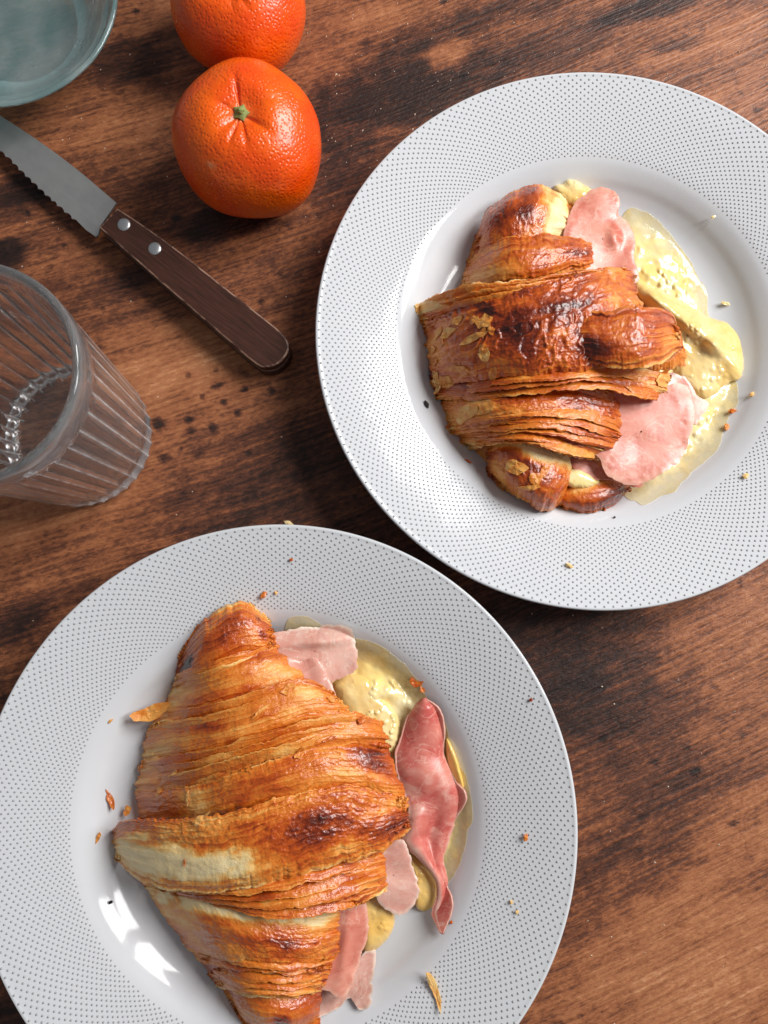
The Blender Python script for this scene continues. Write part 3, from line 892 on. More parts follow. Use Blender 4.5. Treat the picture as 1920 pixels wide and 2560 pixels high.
# ---- croissant on the near plate
def croissant_near():
    root = thing('croissant', 'longer golden striped croissant with a pale unbaked patch at its left corner',
                 'croissant', (0, 0, 0), 'filled croissants')
    B = lambda *a, **k: band(root, C2, *a, **k)
    undersurface(root, [(380, 240), (500, 110), (620, 80), (720, 150), (800, 300), (930, 430), (1100, 560), (1230, 700), (1290, 850), (1300, 1000),
                        (1210, 1120), (1200, 1280), (1020, 1400), (1010, 1560), (950, 1720), (930, 1860), (700, 1900), (620, 1800), (430, 1560), (260, 1350),
                        (90, 1180), (80, 1060), (190, 960), (185, 800), (210, 620), (300, 440)], C2, 0.020, 6)
    B([(355, 260), (425, 150), (500, 85), (560, 52), (640, 48), (738, 125)],
      [(318, 430), (450, 375), (600, 318), (775, 262)], 0.035, zr=0.024, base=0.505, seed=31, lam=0.7, blister=0.15, drop=(0.010, 0.003), pw=0.5,
      spots=[(.12, .52, .10, .22, .62), (.45, .45, .3, .3, .12), (.9, .5, .06, .2, .25), (.55, .08, .2, .15, -.15)])
    strips(root, C2, [(325, 375), (450, 325), (600, 275), (765, 225)], [(312, 440), (450, 392), (600, 335), (790, 280)], 2, -1, (0.0385, 0.040), zl=0.012, zr=0.026, base=0.485, seed=46)
    B([(325, 395), (450, 345), (600, 290), (768, 235)],
      [(235, 590), (400, 575), (560, 545), (720, 480), (850, 430), (940, 425)], 0.041, zr=0.027, base=0.445, seed=32, lam=0.64, blister=0.2,
      spots=[(.55, .80, .20, .25, .26), (.3, .95, .16, .22, .26), (.08, .5, .12, .9, -.07), (.85, .6, .15, .5, -.10)], drop=(0.003, 0.004), rag=0.8)
    strips(root, C2, [(230, 545), (400, 520), (560, 490), (740, 425), (900, 385), (1020, 440)], [(215, 610), (400, 590), (560, 555), (740, 490), (900, 440), (1045, 480)], 2, -1, (0.0435, 0.0455), zl=0.012, zr=0.029, base=0.475, seed=47)
    B([(220, 570), (400, 548), (560, 515), (740, 450), (900, 400), (1035, 450)],
      [(170, 770), (330, 755), (500, 720), (720, 660), (900, 610), (1110, 560)], 0.046, zr=0.029, base=0.445, seed=33, lam=0.64, blister=0.15,
      spots=[(.25, .15, .18, .3, .20), (.8, .3, .16, .4, -.16), (.06, .5, .12, .9, -.07), (.6, .8, .3, .2, .1)], drop=(0.003, 0.003), rag=0.8)
    B([(172, 745), (340, 735), (520, 695), (720, 635), (900, 585), (1110, 535), (1225, 560)],
      [(148, 905), (350, 880), (560, 820), (800, 745), (1000, 705), (1268, 690)], 0.050, zr=0.030, base=0.475, seed=34, lam=0.68, blister=0.15,
      spots=[(.75, .12, .25, .14, .22), (.05, .5, .1, .9, -.07), (.5, .6, .2, .4, .08)], drop=(0.003, 0.003), rag=0.9)
    strips(root, C2, [(175, 745), (340, 728), (520, 688), (720, 628), (900, 580), (1110, 540), (1220, 580)], [(165, 860), (350, 842), (560, 785), (800, 712), (1000, 672), (1262, 680)], 3, -1, (0.0495, 0.0525), zl=0.012, zr=0.031, base=0.485, seed=48)
    B([(155, 870), (360, 850), (560, 795), (800, 715), (1000, 672), (1262, 678)],
      [(172, 1000), (380, 1000), (560, 975), (800, 910), (1050, 870), (1338, 905)], 0.0525, zr=0.031, base=0.485, seed=35, lam=0.56, blister=0.2,
      spots=[(.12, .55, .1, .5, .16), (.93, .25, .1, .4, .30), (.22, .5, .07, .6, -.2), (.55, .35, .2, .4, .05)], drop=(0.003, 0.003))
    B([(55, 1040), (100, 1005), (220, 992), (380, 990), (560, 965), (800, 895), (1050, 850), (1336, 895)],
      [(75, 1185), (180, 1265), (330, 1300), (560, 1305), (800, 1255), (1050, 1185), (1230, 1130), (1352, 1040)], 0.055, zr=0.032, base=0.495, seed=36, lam=0.7,
      blister=0.4, spots=[(.10, .60, .14, .40, -.50), (.30, .66, .22, .26, -.52), (.66, .50, .22, .30, .24), (.75, .25, .15, .3, .14), (.06, .12, .1, .25, .12),
                          (.93, .7, .12, .3, .22), (.5, .15, .2, .2, -.08)], drop=(0.002, 0.006), pw=0.5, rag=0.4)
    B([(185, 1270), (400, 1290), (600, 1280), (850, 1215), (1050, 1150), (1238, 1120)],
      [(300, 1345), (560, 1385), (720, 1415), (900, 1408), (1100, 1365), (1250, 1300)], 0.0465, zr=0.027, base=0.535, seed=37, lam=1.7, blister=0.15,
      spots=[(.75, .5, .25, .5, .10), (.5, .8, .3, .3, .14)], drop=(0.004, 0.003), rag=0.5)
    strips(root, C2, [(200, 1275), (400, 1298), (600, 1290), (850, 1235), (1050, 1175), (1236, 1150)],
           [(300, 1335), (560, 1378), (720, 1408), (900, 1402), (1100, 1358), (1245, 1292)], 4, 1, (0.0505, 0.0475), zl=0.014, zr=0.029, base=0.555, seed=44)
    B([(195, 1295), (330, 1315), (560, 1345), (740, 1380), (900, 1385), (1042, 1372)],
      [(385, 1560), (560, 1605), (720, 1620), (900, 1630), (1045, 1580)], 0.043, zr=0.026, base=0.505, seed=38, lam=0.56, blister=0.25,
      spots=[(.4, .10, .5, .22, -.50), (.9, .15, .2, .22, -.45), (.12, .4, .14, .5, -.20), (.6, .62, .3, .2, .16)], drop=(0.005, 0.003), rag=0.4)
    B([(370, 1540), (560, 1580), (720, 1600), (900, 1608), (1040, 1560)],
      [(515, 1710), (640, 1755), (800, 1765), (975, 1745)], 0.0365, zr=0.023, base=0.495, seed=39, lam=1.6, blister=0.1,
      spots=[(.5, .3, .4, .14, -.18), (.6, .7, .4, .14, .18)], drop=(0.003, 0.003), rag=0.5)
    strips(root, C2, [(385, 1540), (560, 1585), (720, 1602), (900, 1610), (1035, 1565)],
           [(512, 1705), (640, 1748), (800, 1758), (972, 1738)], 5, 1, (0.0405, 0.0375), zl=0.013, zr=0.025, base=0.505, seed=45)
    B([(500, 1680), (640, 1722), (800, 1735), (975, 1715)],
      [(590, 1815), (650, 1895), (800, 1935), (880, 1930), (958, 1890)], 0.033, zr=0.020, base=0.555, seed=40, lam=0.5, blister=0.15,
      spots=[(.5, .05, .5, .2, -.16), (.6, .7, .1, .2, .3)], drop=(0.002, 0.014), rag=0.2, pw=0.5)
    fl = [(1165, 560, .034, 110, 30, .35, .45), (1010, 470, .034, 60, 40, .3, .35), (385, 900, .052, 16, 90, .1, .15),
          (440, 990, .055, 90, 34, .5, .22), (365, 1025, .054, 14, 46, .2, .35), (370, 1180, .054, 16, 40, 0, .45), (880, 690, .052, 80, 44, .7, .35),
          (340, 1340, .046, 80, 26, -.3, .25), (720, 100, .030, 40, 30, -.9, .25), (330, 790, .048, 70, 30, .4, .25), (700, 520, .046, 90, 18, .6, .3),
          (820, 430, .042, 80, 50, .8, .36), (640, 770, .050, 90, 24, .3, .4), (1000, 640, .050, 110, 24, .3, .5), (260, 870, .044, 60, 40, .4, .3)]
    tree = crust_tree(root)
    for k, (x, y, z, lx, ly, a, b) in enumerate(fl):
        p = C2([[x, y]])[0]
        flake(root, p[0], p[1], z, lx / 1.746 / 5600, ly / 1.746 / 5600, a, 0.30, 200 + k, b + 0.06, tree)
    for k, (x, y, z, lx, ly, a, b) in enumerate([(215, 520, .018, 190, 90, .45, .36), (1000, 1862, .014, 70, 50, .6, .62), (120, 950, .012, 40, 90, .2, .4)]):
        p = C2([[x, y]])[0]
        flake(root, p[0], p[1], z, lx / 1.746 / 5600, ly / 1.746 / 5600, a, 0.5, 240 + k, b)
    return root
croissant_near()

# ------------------------------------------------------------------ ham and cheese
def ham(crop, outline, z0, label, mat, tilt=(0, 0), wav=0.0016, seed=1, fat_edge=0.0, fat_dir=None, lift=0.0, fold=None, group='ham slices in the croissants', jag=0.55):
    o = crop(outline)
    c = o.mean(0)
    def z(px, py, rim):
        zz = z0 + tilt[0] * (px - c[0]) / 5600 + tilt[1] * (py - c[1]) / 5600
        zz = zz + wav * 2 * (fbm(px / 95, py / 95, 2, seed, 0.3) - .5) - 0.0005 * rim ** 12 + 0.0005 * sstep(0.62, 0.95, rim) * (fbm(px / 26, py / 26, 2, seed + 6) - .45) + lift * rim ** 3 * (fbm(px / 80, py / 80, 1, seed + 4) - .35)
        if fold:
            (fx, fy), (gx, gy), hgt, wd = fold
            f0, f1 = crop([[fx, fy]])[0], crop([[gx, gy]])[0]
            d = f1 - f0; L = np.hypot(*d); d = d / L
            dist = (px - f0[0]) * -d[1] + (py - f0[1]) * d[0]
            al = ((px - f0[0]) * d[0] + (py - f0[1]) * d[1]) / L
            zz = zz + hgt * np.exp(-(dist / wd) ** 2 - ((al - 0.5) / 0.45) ** 2)
        return np.maximum(zz, ground(px, py) + 0.0022 + 0.0008 * fbm(px / 30, py / 30, 2, seed + 9))
    def at_(px, py, rim):
        f = fat_edge * sstep(0.86, 0.98, rim)
        if fat_dir is not None:
            f = f * sstep(0.2, 0.8, ((px - c[0]) * fat_dir[0] + (py - c[1]) * fat_dir[1]) / 60)
        return {'fat': f}
    V, f, A = blob_mesh(o, z, 340, 44, thick=0.0008, jag=jag, seed=seed, attr=at_, tight=True)
    me = mesh_np('ham_slice', V, f[:, ::-1], A)
    me.set_sharp_from_angle(angle=math.radians(50))
    ob = link('ham_slice', me, mat)
    return tag(ob, label, 'ham', group)

ham(C1, [(770, 230), (830, 155), (910, 122), (962, 140), (992, 190), (985, 240), (1030, 290), (1062, 370), (1055, 440), (1075, 540), (980, 560), (860, 540), (740, 400)],
    0.026, 'pink ham slice sticking out of the upper right of the brown-topped croissant', M_HAM, tilt=(-0.10, 0.05), seed=3, fat_edge=0.35,
    fold=((960, 300), (975, 400), 0.0022, 16))
ham(C1, [(940, 1060), (1100, 1050), (1230, 1010), (1285, 1020), (1315, 1075), (1327, 1160), (1300, 1270), (1270, 1345), (1180, 1415), (1100, 1455), (1040, 1465),
         (940, 1425), (900, 1350), (820, 1230)], 0.0265, 'large round pink ham slice at the lower right of the brown-topped croissant', M_HAM,
    tilt=(-0.10, -0.05), wav=0.0012, seed=4, fat_edge=0.4, lift=0.002)
ham(C1, [(850, 1350), (930, 1400), (960, 1420), (1060, 1440), (1100, 1465), (1060, 1475), (1000, 1455), (940, 1440), (860, 1440), (790, 1400), (760, 1340)], 0.0235,
    'narrow torn ham edge under the large round slice on the upper right plate', M_HAM, seed=5, wav=0.002, lift=0.004)
ham(C1, [(1210, 960), (1290, 985), (1340, 1060), (1392, 1100), (1355, 1160), (1325, 1190), (1250, 1100), (1190, 1020)], 0.0215,
    'thin pale ham scrap between the large round slice and the folded cheese', M_HAMP, seed=6, fat_edge=0.6)
ham(C2, [(740, 190), (830, 165), (900, 155), (1000, 145), (1065, 148), (1105, 185), (1125, 290), (1110, 345), (1010, 390), (900, 360), (800, 330), (730, 260)],
    0.0215, 'pale pink ham slice with a white fat edge at the top of the striped croissant', M_HAMP, tilt=(-0.04, 0.04), seed=7, fat_edge=1.0, fat_dir=(0.3, -1.0), lift=0.003, jag=1.1, fold=((800, 230), (1080, 210), 0.0026, 13))
ham(C2, [(800, 290), (880, 300), (930, 283), (975, 320), (1000, 380), (1032, 455), (1075, 520), (1060, 600), (980, 560), (880, 450), (790, 370)], 0.0275,
    'small torn light pink ham piece under the white fat-edged slice', M_HAMP, tilt=(-0.12, 0.02), seed=8, lift=0.004, wav=0.003)
ham(C2, [(1240, 1070), (1330, 1095), (1372, 1220), (1392, 1310), (1370, 1370), (1295, 1405), (1200, 1330), (1180, 1150)], 0.020,
    'pale ham slice lying left of the rolled ham strip on the lower left plate', M_HAMP, tilt=(-0.08, 0), seed=9, wav=0.003, jag=1.0, fat_edge=0.5)
ham(C2, [(1000, 1375), (1150, 1345), (1172, 1480), (1150, 1560), (1105, 1700), (1062, 1772), (1000, 1742), (930, 1700), (930, 1520)], 0.0225,
    'pink ham slice hanging out of the lower right of the striped croissant', M_HAM, tilt=(-0.13, 0.02), seed=10, fat_edge=0.5, jag=0.9, fold=((1090, 1400), (1050, 1700), 0.002, 16))
ham(C2, [(920, 1720), (1040, 1770), (1090, 1700), (1150, 1575), (1202, 1562), (1192, 1700), (1175, 1812), (1130, 1822), (1095, 1775), (1000, 1842), (900, 1850)], 0.0145,
    'whitish ham slice lowest on the lower left plate, under the pink one', M_HAMP, tilt=(-0.05, 0), seed=12, fat_edge=0.8, lift=0.003, jag=1.1)

def ham_ribbon():
    Lp = C2([(1405, 465), (1345, 540), (1308, 640), (1285, 740), (1305, 830), (1345, 950), (1340, 1040), (1325, 1090), (1400, 1165), (1465, 1250), (1470, 1330), (1452, 1400), (1490, 1490)])
    Rp = C2([(1425, 463), (1490, 515), (1512, 610), (1505, 710), (1560, 820), (1606, 900), (1552, 995), (1518, 1090), (1492, 1170), (1515, 1260), (1538, 1340), (1532, 1410), (1500, 1495)])
    n, m = 190, 60
    a, b = spline(Lp, n=n), spline(Rp, n=n)
    S, T = np.meshgrid(np.linspace(0, 1, n), np.linspace(0, 1, m), indexing='ij')
    P = a[:, None] * (1 - T[..., None]) + b[:, None] * T[..., None]
    jag = (fbm(S * 22, T * 0 + (T > .5) * 9, 3, 3) - .5) * 8
    P[..., 0] += jag * (np.abs(2 * T - 1) ** 6)
    wid = np.linalg.norm(b - a, axis=1)[:, None] / 230.0
    z = 0.0160 + 0.0045 * np.sin(np.clip((T - 0.05) / 0.95, 0, 1) * math.pi) * (1 - sstep(0.30, 0.60, S))
    z = z + 0.0050 * np.exp(-((T - 0.12 - 0.40 * (S - 0.45)) / 0.20) ** 2) * sstep(0.38, 0.55, S) * np.clip(wid * 1.6, 0.3, 1)
    z = z - 0.0030 * np.exp(-((T - 0.55) / 0.2) ** 2) * sstep(0.38, 0.55, S) * np.clip(wid * 1.6, 0.2, 1)
    z = z - 0.003 * (T ** 6) - 0.003 * (1 - sstep(0, .06, S)) - 0.003 * sstep(0.75, 1.0, S)
    z = z + 0.0030 * (fbm(P[..., 0] / 70, P[..., 1] / 110, 2, 8, 0.35) - .5)
    z = np.maximum(z, ground(P[..., 0], P[..., 1]) + 0.0028)
    V = at(P[..., 0], P[..., 1], z)
    fat = 0.6 * sstep(0.80, 1.0, np.abs(2 * T - 1)) + 0.9 * np.exp(-((T - 0.06 - 0.35 * (S - .45)) / 0.07) ** 2) * sstep(0.45, 0.6, S)
    fat = fat + 0.5 * sstep(0.5, 0.75, fbm(P[..., 0] / 40, P[..., 1] / 26, 3, 5)) * sstep(0.25, 0.4, S) * (1 - sstep(0.55, 0.7, S))
    me = mesh_np('ham_slice', V, grid_faces(n, m)[:, ::-1], {'fat': fat})
    o = link('ham_slice', me, M_HAMR)
    md = o.modifiers.new('thickness', 'SOLIDIFY'); md.thickness = 0.0010; md.offset = -1
    tag(o, 'long rosy ham strip twisted to a point, right of the striped croissant', 'ham', 'ham slices in the croissants')
ham_ribbon()

def cheese(crop, outline, h, label, mat, z0=FLOOR, seed=1, lump=0.5, rim_pow=3.0, jag=0.5, ridge=(), edge_e=0.6):
    o = crop(outline)
    def z(px, py, rim):
        body = (1 - rim ** rim_pow) ** edge_e
        gz = ground(px, py)
        lv = h * body * (0.65 + 0.9 * lump * (fbm(px / 62, py / 62, 2, seed, 0.35) - .3))
        f1, f2, idn = cells(px / 17, py / 17, seed + 40)
        lv = lv + 0.0011 * sstep(0.55, 0.1, f1) * (idn > 0.45) * sstep(0.35, 0.6, fbm(px / 70, py / 70, 2, seed + 41)) * lump * np.minimum(1, body * 1.5)
        lv = lv + 0.0009 * lump * body * (fbm(px / 24, py / 24, 2, seed + 2, 0.3) - .5) * 2
        if z0 <= FLOOR + 1e-6:           # a puddle finds its own level against the wall of the plate
            a_, b_ = gz + 0.0005 + 0.12 * lv, FLOOR + 0.0004 + lv
            zz = 0.5 * (a_ + b_ + np.sqrt((a_ - b_) ** 2 + 0.0008 ** 2)) - 0.0002
        else:
            zz = np.maximum(z0, gz) + 0.0004 + lv
        for (x0, y0, x1, y1, hh, w) in ridge:
            p0, p1 = crop([[x0, y0]])[0], crop([[x1, y1]])[0]
            d = p1 - p0; L2 = (d * d).sum()
            al = np.clip(((px - p0[0]) * d[0] + (py - p0[1]) * d[1]) / L2, 0, 1)
            dist = np.hypot(px - p0[0] - al * d[0], py - p0[1] - al * d[1])
            zz = zz + hh * np.exp(-(dist / w) ** 2) * body
        return zz
    wet = z0 <= FLOOR + 1e-6
    def at_(px, py, rim):
        if not wet:
            return {'thin': 0.0 * rim}
        return {'thin': 0.62 * sstep(0.70, 1.0, rim + 0.35 * (fbm(px / 30, py / 30, 4, seed + 12) - .5))}
    V, f, A = blob_mesh(o, z, 260, 70, zb=z0 - 0.0002 if z0 > FLOOR + .001 else z0 + 0.0001, jag=3.2 if wet else jag, seed=seed, attr=at_, jl=13.0 if wet else 2.5)
    return tag(link('cheese', mesh_np('cheese', V, f[:, ::-1], A), mat), label, 'cheese', 'melted cheese on the plates')

cheese(C1, [(1015, 235), (1090, 232), (1180, 300), (1262, 400), (1330, 510), (1382, 620), (1405, 720), (1440, 830), (1500, 960), (1512, 1080), (1480, 1190), (1425, 1300),
            (1310, 1420), (1210, 1500), (1080, 1535), (1010, 1515), (930, 1400), (940, 1100), (1000, 800), (960, 420)], 0.0060,
       'pale runny cheese puddle spread along the right of the upper right plate', M_CHEESEP, seed=21, lump=1.1, rim_pow=3.5, edge_e=1.1)
cheese(C1, [(1040, 520), (1130, 560), (1230, 610), (1310, 660), (1390, 705), (1480, 740), (1530, 810), (1547, 905), (1535, 985), (1480, 1005), (1390, 1075), (1330, 1050),
            (1240, 960), (1180, 800), (1080, 640)], 0.008, 'thick folded yellow cheese slab on the right of the upper right plate', M_CHEESE, z0=FLOOR + 0.004, seed=22, lump=0.5,
       ridge=[(1150, 610, 1420, 830, 0.0045, 22), (1420, 830, 1530, 950, 0.003, 18)])
cheese(C1, [(690, 130), (730, 105), (775, 86), (850, 122), (880, 160), (820, 220), (740, 200)], 0.008, 'small yellow cheese bit peeking out at the top of the brown-topped croissant',
       M_CHEESE, z0=FLOOR + 0.006, seed=23)
cheese(C1, [(740, 1400), (800, 1395), (860, 1420), (900, 1450), (860, 1475), (790, 1480), (730, 1450)], 0.005, 'small white glistening cheese drop at the bottom tip of the brown-topped croissant',
       M_CHEESEP, z0=0.0215, seed=24, lump=0.3)
cheese(C2, [(815, 130), (880, 103), (960, 140), (1100, 200), (1200, 232), (1310, 308), (1390, 400), (1440, 470), (1520, 600), (1572, 740), (1612, 880), (1622, 1000), (1600, 1130),
            (1562, 1220), (1490, 1310), (1440, 1385), (1360, 1360), (1240, 1240), (1150, 800), (950, 450), (830, 260)], 0.0090,
       'pale runny cheese puddle spread along the right of the lower left plate', M_CHEESEP, seed=25, lump=1.2, rim_pow=3.5, edge_e=1.1)
cheese(C2, [(1020, 400), (1100, 360), (1180, 385), (1225, 450), (1300, 540), (1312, 620), (1285, 700), (1225, 690), (1150, 600), (1060, 520)], 0.007,
       'thick shiny cheese lump between the striped croissant and the rolled ham strip', M_CHEESE, z0=FLOOR + 0.006, seed=26, lump=0.6)
cheese(C2, [(1110, 1340), (1240, 1290), (1284, 1400), (1272, 1490), (1205, 1562), (1150, 1568), (1110, 1470)], 0.009,
       'golden orange cheese tongue beside the pink ham at the lower right of the striped croissant', M_CHEESEO, z0=FLOOR + 0.004, seed=27, lump=0.3, jag=0.2)
cheese(C2, [(1325, 1110), (1400, 1180), (1462, 1262), (1466, 1330), (1440, 1385), (1380, 1375), (1365, 1230)], 0.005,
       'golden oily cheese pool between the pale ham slice and the twisted ham strip', M_CHEESEO, z0=FLOOR + 0.0035, seed=29, lump=0.3, jag=0.3)
cheese(C2, [(1510, 640), (1545, 690), (1580, 800), (1585, 860), (1545, 840), (1510, 740)], 0.006, 'bright yellow cheese pool right of the rolled ham strip', M_CHEESEO,
       z0=FLOOR + 0.003, seed=28, lump=0.3, jag=0.2)

# ------------------------------------------------------------------ mandarins
def mandarin(px, py, r, h, label, tilt, stem, seed, zrot=0.0):
    c = at(px, py, h * 0.52)
    root = thing('mandarin', label, 'mandarin', (c[0], c[1], 0), 'mandarins on the table')
    n, m = 150, 220
    ph = np.linspace(0.004, math.pi - 0.004, n)[:, None]
    th = np.linspace(0, 2 * math.pi, m, endpoint=False)[None]
    e = 0.90
    rr = np.sign(np.sin(ph)) * np.abs(np.sin(ph)) ** e * np.ones_like(th)
    zz = np.sign(np.cos(ph)) * np.abs(np.cos(ph)) ** 0.93 * np.ones_like(th)
    lob = 1 + 0.020 * np.cos(3 * th + seed) + 0.014 * np.cos(5 * th + seed * 2.1) + 0.012 * np.cos(2 * th + seed * .7)
    X = rr * np.cos(th) * r * lob; Y = rr * np.sin(th) * r * lob; Z = zz * h / 2
    top = np.exp(-(ph / 0.24) ** 2)
    X = X; Z = Z - 0.0050 * top * 1.0
    cre = np.zeros_like(X)
    for k, (a, w, d) in enumerate(((1.75, .10, 1.0), (0.4, .12, .5), (-0.6, .16, .9), (-1.4, .10, .7), (-1.9, .09, .7), (2.8, .2, .4), (3.9, .2, .5))):
        dth = (th - a + math.pi) % (2 * math.pi) - math.pi
        cre = cre + d * np.exp(-(dth / w) ** 2)
    cre = cre * np.exp(-((ph - 0.20) / 0.22) ** 2)
    wr = (fbm(3 * np.cos(th) * ph + 5, 3 * np.sin(th) * ph + 5, 4, seed) - .5)
    Z = Z - 0.0015 * cre
    k = 1 + 0.030 * wr * np.exp(-((ph - 0.7) / 0.6) ** 2) + 0.012 * (fbm(th * 0 + 2.2 * np.cos(th) * np.sin(ph) + 9, 2.2 * np.sin(th) * np.sin(ph) + 2 * np.cos(ph), 3, seed + 3) - .5)
    P = np.stack([X * k, Y * k, Z], -1)
    scar = 0.9 * np.exp(-((ph - 0.80) / 0.035) ** 2) * np.exp(-(((th - 4.15 + math.pi) % (2 * math.pi) - math.pi) / 0.08) ** 2) * (stem > 0)
    scar = np.clip(scar * 1.6 * fbm(ph * 90 + th * 0, th * 60 + ph * 0, 3, 4), 0, 0.8) + 0.5 * np.exp(-(ph / 0.085) ** 2)
    rot = (Matrix.Rotation(tilt[1], 3, 'Y') @ Matrix.Rotation(tilt[0], 3, 'X') @ Matrix.Rotation(zrot, 3, 'Z'))
    Rm = np.array(rot)
    P = P @ Rm.T
    P[..., 2] -= P[..., 2].min()
    P[..., 2] = np.maximum(P[..., 2] - 0.0004, 0.0)
    zoff = P[..., 2].min()
    me = mesh_np('peel', P, grid_faces(n, m, True), {'scar': np.clip(scar, 0, 1)})
    link('peel', me, M_PEEL, root)
    if stem > 0:
        bm = bmesh.new()
        pts = []
        k = 10
        for j in range(2 * k // 2):
            a = j * 2 * math.pi / k
            rad = 0.0036 * (1.15 if j % 2 == 0 else 0.78)
            pts.append((rad * math.cos(a), rad * math.sin(a)))
        levels = [(1.0, -0.0012), (1.0, 0.0004), (0.62, 0.0012), (0.45, 0.0014), (0.40, 0.0026), (0.25, 0.0030)]
        rings = [[bm.verts.new((x * s, y * s, z + 0.0003 * math.sin(3 * i))) for i, (x, y) in enumerate(pts)] for s, z in levels]
        for ra, rb in zip(rings, rings[1:]):
            for i in range(k):
                bm.faces.new((ra[i], ra[(i + 1) % k], rb[(i + 1) % k], rb[i]))
        bm.faces.new(rings[-1]); bm.faces.new(rings[0][::-1])
        bmesh.ops.recalc_face_normals(bm, faces=bm.faces)
        sm = bpy.data.meshes.new('stem'); bm.to_mesh(sm); bm.free()
        o = link('stem', sm, M_STEM, root)
        pole = np.array(rot @ Vector((0, 0, 1)))
        pz = P[:3].mean((0, 1))
        o.matrix_local = Matrix.Translation(Vector(pz) + Vector(pole) * 0.0006) @ rot.to_4x4()
    return root
mandarin(621, 352, 0.0366, 0.0630, 'bright orange mandarin with its green stem button facing up, in front of the other mandarin', (0.10, 0.05), 1, 2)
mandarin(596, 10, 0.0345, 0.0550, 'bright orange mandarin cut off by the top edge, behind the one with the stem button', (0.25, 0.0), 0, 5, 0.9)

# ------------------------------------------------------------------ knife
def prism(name, outline, z0, z1, mat, parent, bev=0.0, segs=2, zf=None):
    bm = bmesh.new()
    lo = [bm.verts.new((p[0], p[1], z0)) for p in outline]
    hi = [bm.verts.new((p[0], p[1], z1)) for p in outline]
    n = len(outline)
    bm.faces.new(lo[::-1]); top = bm.faces.new(hi)
    for i in range(n):
        bm.faces.new((lo[i], lo[(i + 1) % n], hi[(i + 1) % n], hi[i]))
    bmesh.ops.recalc_face_normals(bm, faces=bm.faces)
    if bev:
        ed = [e for e in bm.edges if abs(e.verts[0].co.z - e.verts[1].co.z) < 1e-7]
        res = bmesh.ops.bevel(bm, geom=ed, offset=bev, segments=segs, profile=0.6, affect='EDGES')
        if isinstance(mat, list):
            for f in res['faces']:
                f.material_index = 1
    me = bpy.data.meshes.new(name); bm.to_mesh(me); bm.free()
    return link(name, me, mat, parent)

def make_knife():
    a = at(250, 530, 0.0); b = at(720, 890, 0.0)
    ax = Vector((b[0] - a[0], b[1] - a[1], 0)); ang = math.atan2(ax.y, ax.x)
    org = Vector((a[0], a[1], 0))
    root = thing('table_knife', 'serrated steel knife with a dark wooden riveted handle lying left of the upper right plate', 'knife', org)
    root.rotation_euler = (0, 0, ang)
    Ri = Matrix.Rotation(-ang, 2)
    def loc(pts, z):
        w = at(np.array(pts, float)[:, 0], np.array(pts, float)[:, 1], z)
        return [tuple(Ri @ Vector((p[0] - org.x, p[1] - org.y))) for p in w]
    zt = 0.0145
    top_edge = [(294, 519), (420, 606), (560, 716), (690, 818)]
    end = [(716, 846), (722, 872), (708, 898), (684, 915), (655, 918), (640, 910)]
    low = [(620, 895), (520, 808), (380, 686), (247, 568)]
    ol = spline(top_edge, n=14).tolist()[:-1] + spline([top_edge[-1]] + end + [low[0]], n=22).tolist() + spline(low, n=14).tolist()[1:]
    # upper and lower scales with the tang between them
    outl = loc(ol, zt)
    prism('handle_scale', outl, 0.0086, zt, [M_HANDLE, M_WEAR], root, 0.0009, 2)
    prism('handle_scale', outl, 0.0004, 0.0066, M_HANDLE, root, 0.0011, 3)
    inner = [(x * 0.997 + 0.0, y * 0.985) for x, y in outl]
    prism('tang', inner, 0.00665, 0.00855, M_STEEL, root)
    for (x, y) in ((309, 560), (386, 620)):
        p = loc([(x, y)], zt + 0.0004)[0]
        V = revolve([(0.0001, 0.0008), (0.0014, 0.00075), (0.0026, 0.0006), (0.0034, 0.0002), (0.0037, -0.0012)], 28)
        me = mesh_np('rivet', V.reshape(-1, 3), grid_faces(5, 28, True)[:, ::-1])
        o = link('rivet', me, M_RIVET, root)
        o.location = (p[0], p[1], zt)
    # blade
    zb = 0.0082
    spine = [(291, 507), (193, 424), (96, 352), (0, 289), (-110, 222), (-260, 150), (-400, 105)]
    tip = [(-450, 100), (-430, 130)]
    edge_c = [(-380, 165), (-260, 225), (-120, 300), (0, 378), (53, 428), (116, 488), (188, 551)]
    heel = [(214, 574), (240, 592), (246, 586), (250, 566)]
    sp = spline(spine, n=30)
    ec = spline(edge_c, n=420)
    L = np.r_[0, np.cumsum(np.hypot(*np.diff(ec, axis=0).T))]
    tn = np.gradient(ec, axis=0); tn /= np.linalg.norm(tn, axis=1, keepdims=True)
    nr = np.stack([-tn[:, 1], tn[:, 0]], -1)           # away from the spine (down-left)
    phs = (L / 23.0 + 0.35 * vnoise(L / 40.0, L * 0, 3)) % 1.0
    tooth = np.where(phs < 0.75, -np.sin(phs / 0.75 * math.pi) * 2.8, 2.2 * np.sin((phs - .75) / .25 * math.pi))
    ecs = ec + nr * tooth[:, None] * 1.0
    pts = sp.tolist() + [(-450, 100)] + ecs.tolist() + heel
    bl = loc(pts, zb)
    # flat with a ground edge: front face outline at zb, lower face a little below
    bm = bmesh.new()
    hi = [bm.verts.new((p[0], p[1], zb)) for p in bl]
    lo = [bm.verts.new((p[0], p[1], zb - 0.0012)) for p in bl]
    nn = len(bl)
    f = bm.faces.new(hi); f2 = bm.faces.new(lo[::-1])
    for i in range(nn):
        bm.faces.new((lo[i], lo[(i + 1) % nn], hi[(i + 1) % nn], hi[i]))
    bmesh.ops.recalc_face_normals(bm, faces=bm.faces)
    bmesh.ops.triangulate(bm, faces=[x for x in bm.faces if len(x.verts) > 4])
    me = bpy.data.meshes.new('blade'); bm.to_mesh(me); bm.free()
    link('blade', me, M_STEEL, root)
    return root
make_knife()

